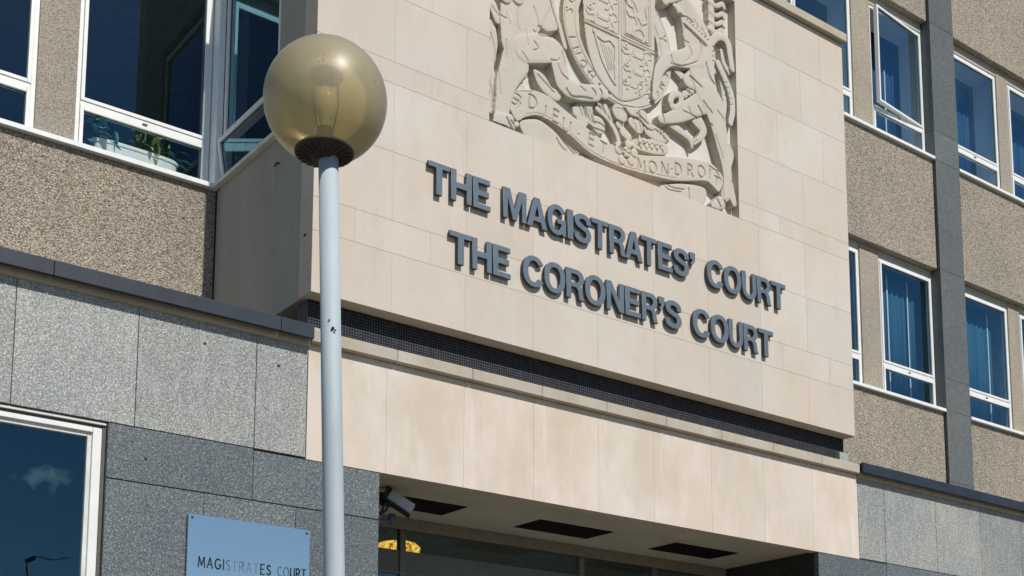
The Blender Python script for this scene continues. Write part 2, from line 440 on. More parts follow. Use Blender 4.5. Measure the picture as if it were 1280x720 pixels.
# side walls of the block
RX = 4.258
boxes('return_wall', [(RX, RX+.25, 8.195, 8.612, 5.246, 9.39), (RX, RX+.25, 8.6125, 9.69, 5.246, 6.666), (RX, RX+.25, 8.6125, 9.69, 8.56, 9.39)], 'grey_render', B, .004)
boxes('side_wall', [(10.03, 10.27, 8.195, 9.69, 5.26, 9.39)], 'grey_render', B)
boxes('block_soffit', [(4.52, 10.03, 8.32, 10.2, 5.26, 5.45)], 'soffit_paint', B)
boxes('bolt', [(4.243, 4.2505, 8.10, 8.116, 5.70, 5.716)], 'rust', B)
bm = bmesh.new(); tube(bm, [(4.262, 8.57, 6.45), (4.237, 8.57, 6.45), (4.227, 8.585, 6.42)], .008, 6)
obj('wire_stub', bm, 'rust', B)
# mosaic strip recessed under the block
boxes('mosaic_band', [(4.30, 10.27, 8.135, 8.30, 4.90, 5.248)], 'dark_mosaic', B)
boxes('lead_flashing', [(10.13, 10.262, 8.07, 8.13, 4.955, 5.085)], 'lead_grey', B, .004)
boxes('lead_flashing', [(4.305, 4.52, 8.09, 8.13, 4.955, 5.03)], 'lead_grey', B, .004)

# --- stone fascia over the entrance with its projecting coping
fj = [4.243, 4.893, 5.586, 6.262, 6.943, 7.568, 8.264, 8.95, 9.625, 10.290]
slabs('stone_fascia', [(a+.0007, c-.0007, YB, 8.10, 4.02, 4.858) for a, c in zip(fj, fj[1:])], 'fascia_stone', B, .0008, 5)
boxes('fascia_core', [(4.25, 10.285, 8.0025, 8.2, 4.035, 4.856)], 'mortar', B)
cj = [4.243, 4.95, 5.63, 6.31, 6.99, 7.67, 8.35, 9.03, 9.71, 10.275]
slabs('fascia_coping', [(a+.001, c-.001, 7.945, 8.133, 4.861, 4.953) for a, c in zip(cj, cj[1:])], 'coping_stone', B, .006, 8)

# --- soffit of the entrance with three black vents
vx = [(5.172, 6.016), (6.757, 7.600), (8.345, 9.188)]; vy0, vy1 = 8.54, 8.935
sl = [(4.78, 9.74, 8.205, vy0, 4.03, 4.10), (4.78, 9.74, vy1, 9.30, 4.03, 4.10)]
xs = [4.78]+[v for p in vx for v in p]+[9.74]
sl += [(xs[i], xs[i+1], vy0, vy1, 4.03, 4.10) for i in (0, 2, 4, 6)]
sl.append((4.845, 9.68, 8.101, 8.204, 4.03, 4.034))
sof = boxes('entrance_soffit', sl, 'soffit_paint', B)
for a, c in vx:
    bm = bmesh.new()
    bx(bm, a, c, vy0, vy1, 4.16, 4.18)
    for q in ((a-.01, a, vy0, vy1), (c, c+.01, vy0, vy1)): bx(bm, *q, 4.101, 4.18)
    for q in ((vy0-.01, vy0), (vy1, vy1+.01)): bx(bm, a, c, *q, 4.101, 4.18)
    for k in range(9):
        y = vy0+.03+k*(vy1-vy0-.06)/8
        bx(bm, a+.006, c-.006, y, y+.006, 4.036, 4.09)
    bx(bm, a+.0005, a+.005, vy0+.0005, vy1-.0005, 4.0315, 4.15); bx(bm, c-.005, c-.0005, vy0+.0005, vy1-.0005, 4.0315, 4.15)
    bx(bm, a+.0055, c-.0055, vy0+.0005, vy0+.005, 4.0315, 4.15); bx(bm, a+.0055, c-.0055, vy1-.005, vy1-.0005, 4.0315, 4.15)
    obj('vent', bm, 'vent_black', sof)

# --- granite cladding left and right of the entrance
lj = [.6, 1.42, 2.229, 3.007, 3.846, 4.240]
rj = [10.293, 10.708, 11.553, 12.342, 13.115, 13.9, 14.7, 15.5]
for js, sd in ((lj, 11), (rj, 12)):
    slabs('light_granite_cladding', [(a+.0025, c-.0025, 8.0, 8.06, 4.032, 4.90) for a, c in zip(js, js[1:])], 'light_granite', B, .002, sd)
dg = [(2.838, 3.846, 3.670, 4.028), (3.846, 4.846, 3.670, 4.016), (2.838, 3.50, 2.6, 3.666), (3.50, 4.177, 2.6, 3.666), (4.177, 4.846, 2.6, 3.666),
      (2.838, 3.6, 0.3, 2.596), (3.6, 4.846, .3, 2.596), (.3, 1.25, .3, 4.028), (1.25, 2.838, .3, 2.6),
      (9.68, 10.71, 3.670, 4.016), (10.71, 11.9, 3.67, 4.028), (11.9, 13.1, 3.67, 4.028), (13.1, 15.5, 3.67, 4.028), (9.68, 10.9, .3, 3.666), (10.9, 12.6, .3, 3.666), (12.6, 15.5, .3, 3.666)]
for sd, keep in ((13, lambda a: a < 7), (14, lambda a: a > 7)):
    slabs('dark_granite_cladding', [(a+.0015, c-.0015, 8.001, 8.055, z0+.0015, z1-.0015) for a, c, z0, z1 in dg if keep(a)], 'dark_granite', B, .002, sd)
boxes('plinth', [(.3, 4.84, 7.96, 8.3, 0, .297)], 'dark_granite', B, .008)
boxes('plinth', [(9.69, 15.5, 7.96, 8.3, 0, .297)], 'dark_granite', B, .008)
for q in ((.3, 1.25, 8.008, 8.25, .3, 4.9), (1.25, 2.83, 8.008, 8.25, .3, 2.59), (2.835, 4.84, 8.008, 8.25, .3, 4.02), (1.25, 4.236, 8.008, 8.25, 4.04, 4.9),
          (10.30, 15.5, 8.008, 8.25, 4.04, 4.9), (9.69, 15.5, 8.008, 8.25, .3, 4.03)):
    boxes('cladding_backing', [q], 'dark_mortar', B)
# polished jambs of the entrance
slabs('entrance_jamb', [(9.681, 9.75, 8.058, 9.24, .3, 3.664), (9.681, 9.75, 8.058, 9.24, 3.668, 4.028)], 'polished_granite', B, .002, 18)
slabs('entrance_jamb', [(4.77, 4.844, 8.058, 9.24, .3, 3.664), (4.77, 4.844, 8.058, 9.24, 3.668, 4.028)], 'polished_granite', B, .002, 17)
# small drilled holes in the granite
for x, z in ((3.465, 4.686), (4.013, 4.646), (3.09, 3.83)):
    bm = bmesh.new()
    bmesh.ops.create_circle(bm, cap_ends=True, radius=.011, segments=10, matrix=Matrix.Translation((x, 7.9985 if z > 4 else 7.9995, z)) @ Matrix.Rotation(R(90), 4, 'X'))
    obj('drill_hole', bm, 'vent_black', B)

# --- capping of the single-storey roof, left and right, each with the stone strip below it
def capping(x0, x1, ends):
    bm = bmesh.new()
    e = .0
    for a, c in zip(ends, ends[1:]):
        bx(bm, a+.001, c-.001, 7.905, 7.935, 4.866, 4.968)
        bx(bm, a+.001, c-.001, 7.935, 8.35, 4.930, 4.964)
    o = obj('roof_capping', bm, 'slate_cap', B, bevel=.004)
    boxes('capping_strip', [(x0, x1, 7.972, 8.2, 4.832, 4.888)], 'coping_stone', o, .003)
    return o
capping(.6, 4.238, [.6, 1.4, 2.42, 3.98, 4.238])
capping(10.296, 15.5, [10.277, 12.2, 14.1, 15.5])
boxes('low_roof', [(.6, 4.25, 8.26, 9.9, 4.78, 4.92)], 'floor_concrete', B)
boxes('low_roof', [(10.28, 15.5, 8.26, 9.9, 4.78, 4.92)], 'floor_concrete', B)

# --- set-back upper walls: pebble-dashed panels; wall and window coordinates scaled about the camera to a nearer depth
ZS = [(6.664, 8.59), (10.092, 12.07)]        # sill underside / panel bottom above, for both storeys
PL0, PL1 = 14.284, 14.815                    # granite pilaster
boxes('pebble_dash_wall', [(.4, RX-.004, YW, 9.95, 4.925, 6.66)], 'pebble_dash', B, .008)
boxes('pebble_dash_wall', [(.4, RX-.004, YW, 9.95, 8.595, 10.10)], 'pebble_dash', B, .008)
for a, c in ((10.275, PL0-.012), (PL1, 18.84)):
    for za, zb in ((4.925, 6.652), (8.59, 10.087), (12.073, 13.48)):
        boxes('pebble_dash_wall', [(a, c, YW, 9.95, za, zb)], 'pebble_dash', B, .008)
boxes('upper_wall', [(.4, 10.27, YW+.002, 9.95, 10.104, 13.48)], 'pebble_dash', B)
boxes('upper_wall', [(4.3, 10.27, YW+.002, 9.95, 9.45, 10.10)], 'pebble_dash', B)
zj = [4.925, 5.75, 6.691, 7.116, 8.585, 10.102, 10.517, 12.053, 13.48]
slabs('granite_pilaster', [(PL0, PL1-.003, 9.659, 9.97, a+.0015, c-.0015) for a, c in zip(zj, zj[1:])], 'pilaster_granite', B, .002, 19)
for x0, x1 in ((2.787, 3.096), (12.791, 13.166), (16.008, 16.284), (17.438, 17.776)):
    for k, (za, zb) in enumerate(ZS):
        if x0 < 5 and k == 1: continue
        boxes('window_pier', [(x0, x1, 9.786, 9.98, za+.045, zb+.05)], 'fine_aggregate', B, .005)

# --- windows
def window(w, z0, z1, ztr, origin, rot=0.0, open_side=0, open_hopper=0, catch=True, deep=.34, sill=True, mid=None):
    """outer frame with a fixed or side-hung upper light over a low hopper light"""
    h, t = z1-z0, ztr-z0
    bm = bmesh.new(); F = .036
    bx(bm, 0, F, 0, .07, 0, h); bx(bm, w-F, w, 0, .07, 0, h)
    bx(bm, F+.001, w-F-.001, 0, .07, h-F, h); bx(bm, F+.001, w-F-.001, 0, .07, 0, .022)
    bx(bm, F+.001, w-F-.001, -.004, .07, t-.022, t+.022)
    o = obj('window', bm, 'white_frame', bevel=.004, local=True)
    o.parent = B
    o.matrix_parent_inverse = wm(B).inverted()
    o.location = origin; o.rotation_euler = (0, 0, rot)
    def light(a, c, d, e, name, hinge=None, ang=0, axis='Z'):
        b2 = bmesh.new(); s = .030
        bx(b2, a, a+s, -.012, .042, d, e); bx(b2, c-s, c, -.012, .042, d, e)
        bx(b2, a+s+.001, c-s-.001, -.012, .042, d, d+s); bx(b2, a+s+.001, c-s-.001, -.012, .042, e-s, e)
        so = obj(name, b2, 'white_frame', o, bevel=.003, local=True)
        b3 = bmesh.new(); bx(b3, a+s-.004, c-s+.004, .012, .018, d+s-.004, e-s+.004)
        po = obj('pane', b3, 'window_glass', so, local=True)
        b4 = bmesh.new()
        for q in ((a+s, a+s+.006, d+s, e-s), (c-s-.006, c-s, d+s, e-s), (a+s+.006, c-s-.006, d+s, d+s+.006), (a+s+.006, c-s-.006, e-s-.006, e-s)):
            bx(b4, q[0], q[1], .006, .0115, q[2], q[3])
        go = obj('gasket', b4, 'gasket', so, local=True)
        for ob in (so,):
            if ang:
                M = Matrix.Translation(hinge) @ Matrix.Rotation(ang, 4, axis) @ Matrix.Translation(-Vector(hinge))
                ob.matrix_basis = M
        return so
    light(F+.002, w-F-.002, t+.024, h-F-.002, 'upper_sash', (w-F, .0, 0), open_side, 'Z')
    light(F+.002, w-F-.002, .024, t-.024, 'lower_sash', (0, .0, .024), open_hopper, 'X')
    if catch:
        b5 = bmesh.new(); bx(b5, w*.5-.02, w*.5+.02, -.022, -.005, t-.018, t-.008)
        obj('catch', b5, 'bronze_frame', o, local=True)
    # painted reveal lining the wall behind the frame
    b6 = bmesh.new(); y0, y1 = .072, deep
    bx(b6, -.02, .012, y0, y1, 0, h); bx(b6, w-.012, w+.02, y0, y1, 0, h)
    bx(b6, .0125, w-.0125, y0, y1, h-.012, h+.03); bx(b6, .0125, w-.0125, y0, y1+.02, -.03, .012)
    obj('reveal', b6, 'reveal_paint' if deep > .3 else 'room_wall', o, local=True)
    return o
S1, H1, T1 = 6.706, 8.503, 7.112            # storey one: sill top, head, transom
S2, H2, T2 = 10.155, 11.947, 10.551
window(1.159, S1, H1, T1, (1.628, YF, S1), deep=.2)
window(1.128, S1, H1, T1, (3.096, YF, S1), deep=.2)
window(1.066, S1, H1, T1, (RX+.03, 9.682, S1), rot=-R(90), open_hopper=R(9), deep=.2, catch=False)
for k, (s, h, t) in enumerate(((S1, H1, T1), (S2, H2, T2))):
    dp = .35 if k else .16
    window(1.130, s, h, t, (11.66, YF, s), deep=dp)
    window(1.113, s, h, t, (13.168, YF, s), deep=dp, open_side=R(5.2) if k else 0)
    window(1.190, s, h, t, (14.817, YF, s), deep=dp)
    window(1.150, s, h, t, (16.286, YF, s), deep=dp)
# head boards above the frames, continuous sills below them
for x0, x1, h, zt in ((.4, RX-.01, H1, 8.594), (11.65, PL0-.014, H1, 8.589), (PL1+.002, 17.44, H1, 8.589), (11.65, PL0-.014, H2, 12.072), (PL1+.002, 17.44, H2, 12.072)):
    boxes('window_head', [(x0, x1, 9.795, 9.92, h+.002, zt)], 'head_board', B, .004)
for x0, x1, z, y0 in ((.4, RX-.006, 6.664, 9.65), (10.28, PL0-.013, 6.657, 9.65), (PL1+.001, 18.84, 6.657, 9.65), (10.28, PL0-.013, 10.092, 9.65), (PL1+.001, 18.84, 10.092, 9.65)):
    boxes('window_sill', [(x0, x1, y0, 9.90, z, z+.041)], 'white_frame', B, .004)
boxes('window_sill', [(RX-.05, RX+.12, 8.58, 9.648, 6.670, 6.705)], 'grey_sill', B, .004)
boxes('corner_post', [(RX-.028, RX+.028, 9.686, 9.84, S1, H1)], 'white_frame', B, .004)

# --- ground-floor window on the left
def shop_window():
    x0, x1, z0, z1 = 1.26, 2.830, 2.61, 4.022
    bm = bmesh.new()
    fx1, fz1 = 2.812, 3.992
    for q in ((x0, x0+.05, z0, fz1), (fx1-.058, fx1, z0, fz1), (x0+.051, fx1-.059, fz1-.036, fz1), (x0+.051, fx1-.059, z0, z0+.05)):
        bx(bm, q[0], q[1], 8.035, 8.10, q[2], q[3])
    o = obj('shop_window', bm, 'white_frame', B, bevel=.004)
    boxes('inner_frame', [(fx1-.085, fx1-.059, 8.055, 8.095, z0+.05, fz1-.037), (x0+.051, fx1-.086, 8.055, 8.095, fz1-.062, fz1-.037)], 'grey_sill', o)
    boxes('pane', [(x0+.04, fx1-.07, 8.075, 8.082, z0+.04, fz1-.03)], 'window_glass', o)
    boxes('head_flashing', [(x0, x1, 8.015, 8.06, 4.008, 4.024)], 'grey_sill', o)
    boxes('surround', [(fx1+.001, x1+.004, 8.03, 8.12, z0, 4.007), (x0, fx1, 8.04, 8.12, fz1+.001, 4.007)], 'dark_frame', o)
    return o
shop_window()

# --- entrance: glazed screen deep under the soffit
scr = boxes('entrance_screen', [(4.845, 9.68, 9.21, 9.29, 3.955, 4.029), (4.845, 5.0, 9.225, 9.285, 0, 3.95),
    (5.80, 5.855, 9.225, 9.285, 0, 3.95), (7.765, 7.825, 9.225, 9.285, 0, 3.95), (8.69, 8.76, 9.225, 9.285, 0, 3.95), (9.60, 9.68, 9.225, 9.285, 0, 3.95)], 'bronze_frame', B, .003)
boxes('head_beam', [(4.845, 9.68, 9.19, 9.209, 3.93, 4.028)], 'beam_paint', scr, .003)
boxes('fanlight_pane', [(5.0, 5.80, 9.25, 9.256, 3.765, 3.95), (5.855, 7.765, 9.25, 9.256, 3.765, 3.95), (7.825, 8.69, 9.25, 9.256, 2.4, 3.95), (8.76, 9.60, 9.25, 9.256, 2.4, 3.95)], 'window_glass', scr)
boxes('transom_panel', [(5.0, 5.799, 9.24, 9.27, 3.58, 3.757), (5.856, 7.764, 9.24, 9.27, 3.58, 3.757)], 'pale_blind', scr)
boxes('transom_bar', [(5.0, 5.799, 9.232, 9.28, 3.55, 3.578), (5.856, 7.764, 9.232, 9.28, 3.55, 3.578)], 'bronze_frame', scr)
boxes('door_pane', [(5.0, 5.80, 9.25, 9.256, .1, 3.55), (5.855, 7.765, 9.25, 9.256, .1, 3.55)], 'window_glass', scr)

# --- floors, ceilings and partitions behind the glass
boxes('floor_slab', [(.3, 20, 9.98, 14.8, 5.49, 5.72)], 'floor_concrete', B)
boxes('floor_slab', [(4.6, 10.0, 8.4, 9.97, 5.49, 5.72)], 'floor_concrete', B)
boxes('floor_slab', [(.3, 20, 9.98, 14.8, 8.98, 9.2)], 'floor_concrete', B)
for q in ((.3, 20, 9.98, 14.8, 8.76, 8.97), (4.52, 10.0, 8.4, 9.97, 8.76, 8.97), (.3, 20, 9.98, 14.8, 12.3, 12.5)):
    boxes('ceiling', [q], 'room_ceiling', B)
for q in ((.2, 20.1, 14.8, 15.0, 0, 13.1), (.2, .3, 9.96, 14.8, 4.9, 13.1), (11.0, 11.1, 9.98, 14.8, 5.85, 12.3), (14.45, 14.6, 9.99, 14.8, 5.85, 12.3), (20, 20.1, 9.96, 14.8, 4.9, 13.1)):
    boxes('partition_wall', [q], 'room_wall', B)
for q in ((.3, 4.7, 10.5, 10.6, 0, 4.7), (4.6, 4.7, 9.3, 10.5, 0, 4.7), (.2, .3, 8.26, 10.6, 0, 4.7), (4.7, 10.0, 13, 13.1, 0, 4.6), (9.9, 10.0, 9.3, 13, 0, 4.6), (.3, 4.6, 8.26, 10.5, 4.62, 4.77), (4.7, 9.9, 9.31, 13, 4.3, 4.5)):
    boxes('hall_wall', [q], 'room_wall', B)
boxes('main_roof', [(.2, 20.1, 9.96, 15.0, 13.49, 13.7)], 'lead_grey', B)

# ================================================================== carved royal arms
RELIEF = {  # visible outlines traced in image pixels, then projected onto the wall plane
 'lion': [
  ('cap',[(6.36,8.78,0.2),(6.28,8.55,0.25),(6.17,8.25,0.235),(6.11,8.02,0.19),(6.1,7.84,0.17)],0.088,0.12,1),
  ('cap',[(6.42,8.98,0.17)],0.1,0.1,1),
  ('cap',[(6.36,8.9,0.21)],0.075,0.06,1),
  ('cap',[(6.36,9.12,0.045)],0.09,None,1),
  ('cap',[(6.52,9.1,0.045)],0.09,None,1),
  ('cap',[(6.44,8.93,0.07),(6.46,8.89,0.06)],0.112,None,1),
  ('cap',[(6.45,8.62,0.12),(6.62,8.7,0.07),(6.72,8.62,0.06)],0.095,None,1),
  ('cap',[(5.86,7.944,0.041),(5.886,7.794,0.041),(5.85,7.594,0.041)],0.045,None,1),
  ('cap',[(5.841,7.564,0.046),(5.882,7.367,0.043),(5.864,7.203,0.041)],0.05,None,1),
  ('cap',[(5.962,8.205,0.064)],0.105,None,1),
  ('cap',[(6.088,8.245,0.064)],0.105,None,1),
  ('cap',[(5.853,8.103,0.046),(5.91,7.99,0.041)],0.07,None,1),
  ('poly',[(6.264,8.404),(6.477,8.491),(6.5,8.332),(6.533,8.144),(6.443,8.082),(6.335,8.09),(6.27,8.158)],0.08,0.05,1),
  ('cap',[(6.388,8.51,0.058),(6.474,8.322,0.041),(6.553,8.185,0.029),(6.619,8.015,0.023)],0.072,None,1),
  ('cap',[(6.079,7.678,0.139),(5.986,7.457,0.099),(5.956,7.287,0.078),(5.938,7.17,0.072)],0.088,0.05,1),
  ('cap',[(5.944,7.12,0.075),(5.889,7.075,0.041)],0.09,None,1),
  ('cap',[(5.966,7.1,0.07)],0.088,None,1),
  ('cap',[(6.037,7.103,0.052)],0.086,None,1),
  ('cap',[(6.1,7.14,0.026)],0.08,None,1),
  ('cap',[(5.901,7.126,0.049),(5.877,7.055,0.035)],0.094,None,1),
  ('cap',[(5.963,7.136,0.046),(5.957,7.071,0.038)],0.098,None,1),
  ('cap',[(6.018,7.155,0.043),(6.037,7.093,0.035)],0.094,None,1),
  ('line',[(5.855,7.862),(5.898,7.718),(5.887,7.607)],0.006,-0.012),
  ('line',[(5.832,7.455),(5.87,7.336),(5.852,7.199)],0.006,-0.012),
  ('line',[(6.264,8.238),(6.313,8.12),(6.296,8.004)],0.006,-0.01),
  ('line',[(6.104,8.175),(6.091,8.061),(6.117,7.962)],0.005,-0.008),
  ('line',[(5.978,8.071),(6.025,7.981)],0.005,-0.008),
  ('line',[(6.559,7.937),(6.592,7.866),(6.578,7.8)],0.005,-0.012),
  ('line',[(6.136,7.78),(6.2,7.722),(6.187,7.642)],0.005,-0.01),
  ('line',[(6.759,7.699),(6.827,7.672)],0.005,-0.01),
  ('line',[(6.896,7.725),(6.937,7.694),(6.916,7.642)],0.006,-0.018),
  ('line',[(6.986,7.756),(7.014,7.721),(6.993,7.674)],0.006,-0.018),
  ('cap',[(6.08,7.584,0.046)],0.07,None,1),
  ('cap',[(6.175,7.61,0.041)],0.07,None,1),
  ('cap',[(6.168,7.819,0.122),(6.361,7.897,0.128),(6.499,7.915,0.099),(6.545,7.78,0.087),(6.598,7.652,0.087),(6.759,7.648,0.078),(6.93,7.697,0.075)],0.096,0.05,1),
  ('cap',[(7.007,7.735,0.058),(7.049,7.722,0.041)],0.09,None,1),
  ('poly',[(6.277,7.685),(6.322,7.696),(6.4,7.673),(6.472,7.602),(6.531,7.596),(6.577,7.563),(6.551,7.504),(6.472,7.493),(6.4,7.517),(6.335,7.559),(6.296,7.616)],0.07,0.03,1),
  ('line',[(6.264,8.019),(6.345,8.0),(6.46,8.038)],0.008,-0.01),
  ('line',[(6.322,8.085),(6.427,8.07),(6.533,8.122)],0.008,-0.02),
  ('line',[(6.414,8.409),(6.474,8.294),(6.546,8.138)],0.006,-0.018),
  ('line',[(6.264,7.923),(6.312,7.873),(6.258,7.839)],0.006,-0.012),
  ('line',[(6.443,7.825),(6.509,7.836),(6.532,7.866)],0.006,-0.012),
  ('line',[(6.519,7.812),(6.558,7.743),(6.631,7.709)],0.006,-0.012),
  ('line',[(5.893,7.583),(5.912,7.457),(5.925,7.329)],0.008,-0.01),
  ('line',[(5.979,7.829),(5.986,7.67)],0.006,-0.01),
  ('line',[(6.028,7.14),(6.081,7.091)],0.007,-0.02),
  ('line',[(5.981,7.15),(6.037,7.077)],0.007,-0.02),
  ('line',[(6.608,7.623),(6.674,7.577),(6.793,7.61),(6.913,7.632)],0.007,-0.02),
  ('line',[(6.322,7.658),(6.41,7.608),(6.498,7.557)],0.006,-0.012),
  ('line',[(6.01,7.787),(6.058,7.63)],0.005,-0.006),
  ('line',[(6.184,8.002),(6.2,7.858)],0.005,-0.008),
  ('line',[(5.847,8.087),(5.916,8.033),(5.984,8.019)],0.006,-0.01),
 ],
 'unicorn': [
  ('cap',[(8.02,8.98,0.1),(8.14,8.82,0.15),(8.22,8.62,0.2),(8.24,8.42,0.17),(8.3,8.22,0.15)],0.085,0.09,1),
  ('cap',[(7.93,9.06,0.1),(7.84,8.96,0.065),(7.78,8.9,0.05)],0.1,0.06,1),
  ('cap',[(7.9,9.12,0.02),(7.82,9.2,0.012),(7.76,9.24,0.006)],0.08,None,1),
  ('cap',[(8.02,9.14,0.035)],0.09,None,1),
  ('cap',[(7.917,8.893,0.035),(7.967,8.865,0.035)],0.09,None,1),
  ('cap',[(8.009,9.009,0.052),(8.055,8.954,0.035)],0.085,None,1),
  ('cap',[(8.202,8.503,0.122),(8.004,8.414,0.087),(7.833,8.345,0.07),(7.716,8.214,0.058),(7.665,8.054,0.043),(7.644,7.906,0.032)],0.088,0.05,1),
  ('cap',[(8.198,8.35,0.07),(8.058,8.218,0.043),(8.195,8.197,0.038)],0.075,None,1),
  ('cap',[(7.955,8.3,0.038),(8.109,8.218,0.038)],0.05,None,1),
  ('cap',[(8.282,8.183,0.128),(8.383,8.097,0.145),(8.451,7.908,0.11),(8.494,7.71,0.078),(8.546,7.53,0.064),(8.557,7.368,0.055),(8.521,7.237,0.058)],0.09,0.05,1),
  ('cap',[(8.466,7.155,0.064),(8.373,7.098,0.038)],0.085,None,1),
  ('cap',[(8.615,7.385,0.035),(8.636,7.271,0.046),(8.659,7.212,0.035)],0.07,None,1),
  ('cap',[(8.413,7.098,0.043)],0.08,None,1),
  ('cap',[(8.291,8.095,0.11),(8.111,7.967,0.093),(7.961,7.857,0.075),(7.837,7.779,0.055),(7.723,7.729,0.041)],0.084,0.045,1),
  ('cap',[(8.187,7.895,0.075),(8.272,7.818,0.049),(8.231,7.726,0.032),(8.15,7.653,0.026)],0.065,None,1),
  ('cap',[(7.851,7.743,0.041),(7.988,7.709,0.035),(8.096,7.671,0.029),(8.125,7.597,0.014)],0.062,None,1),
  ('cap',[(8.61,7.778,0.029),(8.649,7.699,0.041),(8.62,7.568,0.029)],0.05,None,1),
  ('cap',[(8.409,8.435,0.032),(8.355,8.544,0.038),(8.37,8.678,0.041),(8.438,8.784,0.041),(8.534,8.833,0.041),(8.611,8.793,0.041),(8.64,8.664,0.038),(8.662,8.551,0.035)],0.082,None,1),
  ('cap',[(8.476,8.542,0.038),(8.575,8.402,0.038),(8.641,8.284,0.041),(8.662,8.15,0.038),(8.625,7.996,0.032)],0.078,None,1),
  ('cap',[(8.53,8.423,0.023),(8.581,8.196,0.029),(8.551,8.002,0.023)],0.05,None,1),
  ('cap',[(8.538,8.704,0.02),(8.568,8.591,0.026),(8.64,8.519,0.026)],0.06,None,1),
  ('cap',[(8.378,9.132,0.026),(8.468,9.124,0.023),(8.551,9.176,0.026),(8.575,9.142,0.02)],0.075,None,1),
  ('cap',[(8.392,9.038,0.026),(8.465,9.024,0.023),(8.557,9.078,0.026),(8.572,9.041,0.02)],0.075,None,1),
  ('cap',[(8.373,8.944,0.026),(8.463,8.936,0.023),(8.546,8.987,0.026),(8.57,8.952,0.02)],0.075,None,1),
  ('cap',[(8.355,8.857,0.026),(8.46,8.854,0.023),(8.536,8.902,0.026),(8.568,8.87,0.02)],0.075,None,1),
  ('cap',[(8.403,9.148,0.041),(8.403,8.854,0.041)],0.07,None,1),
  ('line',[(8.019,8.77),(8.128,8.733),(8.27,8.683),(8.31,8.662)],0.012,0.012),
  ('line',[(8.026,8.749),(8.136,8.706),(8.293,8.643)],0.006,-0.02),
  ('line',[(8.059,8.822),(8.063,8.821)],0.009,0.012),
  ('line',[(8.097,8.809),(8.101,8.807)],0.009,0.012),
  ('line',[(8.134,8.795),(8.138,8.794)],0.009,0.012),
  ('line',[(8.172,8.782),(8.176,8.78)],0.009,0.012),
  ('line',[(8.21,8.768),(8.214,8.767)],0.009,0.012),
  ('line',[(8.248,8.755),(8.252,8.753)],0.009,0.012),
  ('line',[(8.286,8.741),(8.29,8.739)],0.009,0.012),
  ('line',[(8.324,8.727),(8.328,8.726)],0.009,0.012),
  ('line',[(8.013,8.84),(8.091,8.841),(8.138,8.822)],0.007,-0.02),
  ('line',[(7.935,8.828),(7.882,8.879),(7.828,8.876)],0.009,-0.03),
  ('line',[(7.974,8.837),(8.013,8.834)],0.012,-0.05),
  ('line',[(7.951,8.665),(8.027,8.604),(8.086,8.596)],0.006,-0.012),
  ('line',[(8.05,8.733),(8.009,8.642),(8.039,8.593)],0.006,-0.012),
  ('line',[(8.207,8.702),(8.244,8.594),(8.193,8.454)],0.006,-0.012),
  ('line',[(7.847,8.312),(8.002,8.339),(8.201,8.457)],0.006,-0.014),
  ('line',[(8.094,8.282),(8.235,8.211)],0.007,-0.02),
  ('line',[(8.19,8.015),(8.275,7.924),(8.366,7.879)],0.007,-0.02),
  ('line',[(8.251,8.082),(8.369,8.001)],0.006,-0.015),
  ('line',[(8.404,7.801),(8.507,7.593)],0.005,-0.012),
  ('line',[(7.993,7.903),(8.148,7.896)],0.005,-0.012),
  ('line',[(8.494,7.409),(8.497,7.23)],0.006,-0.012),
  ('line',[(8.085,8.565),(8.115,8.485),(8.042,8.398)],0.006,-0.012),
  ('line',[(8.249,8.81),(8.312,8.742)],0.005,-0.01),
  ('line',[(8.155,8.865),(8.209,8.795)],0.005,-0.01),
  ('line',[(7.849,8.387),(7.871,8.32)],0.006,-0.014),
  ('line',[(7.742,7.771),(7.76,7.712)],0.006,-0.018),
  ('line',[(8.071,7.96),(8.101,7.904),(8.187,7.898)],0.006,-0.014),
  ('line',[(8.431,8.052),(8.542,7.968),(8.547,7.848)],0.005,-0.012),
  ('line',[(8.46,8.245),(8.523,8.176),(8.512,8.08)],0.005,-0.01),
  ('line',[(8.415,7.176),(8.461,7.112)],0.007,-0.02),
  ('line',[(8.507,7.188),(8.526,7.131)],0.006,-0.016),
  ('line',[(8.182,7.684),(8.142,7.638)],0.006,-0.016),
  ('line',[(8.387,8.678),(8.423,8.686)],0.004,-0.01),
  ('line',[(8.385,8.629),(8.422,8.636)],0.004,-0.01),
  ('line',[(8.384,8.579),(8.421,8.586)],0.004,-0.01),
  ('line',[(8.383,8.53),(8.419,8.537)],0.004,-0.01),
  ('line',[(8.545,8.367),(8.595,8.391)],0.004,-0.01),
  ('line',[(8.564,8.319),(8.61,8.341)],0.004,-0.01),
  ('line',[(8.583,8.27),(8.625,8.291)],0.004,-0.01),
  ('line',[(8.602,8.221),(8.64,8.241)],0.004,-0.01),
  ('line',[(8.622,8.173),(8.655,8.191)],0.004,-0.01),
  ('line',[(7.671,7.968),(7.701,7.955)],0.008,-0.012),
  ('line',[(8.301,8.478),(8.35,8.359),(8.413,8.305)],0.008,-0.02),
 ],
 'chain': [
  ('cap',[(7.996,8.047,0.036)],0.066,None,1),
  ('cap',[(8.043,8.087,0.036)],0.066,None,1),
  ('cap',[(8.091,8.125,0.036)],0.066,None,1),
  ('cap',[(8.146,8.159,0.036)],0.066,None,1),
  ('cap',[(8.202,8.191,0.036)],0.066,None,1),
  ('cap',[(8.259,8.22,0.036)],0.066,None,1),
  ('cap',[(8.315,8.249,0.036)],0.066,None,1),
  ('cap',[(8.372,8.288,0.036)],0.066,None,1),
  ('cap',[(8.406,8.342,0.036)],0.066,None,1),
  ('cap',[(8.399,8.389,0.036)],0.066,None,1),
  ('cap',[(8.376,8.429,0.036)],0.066,None,1),
  ('cap',[(8.353,8.47,0.036)],0.066,None,1),
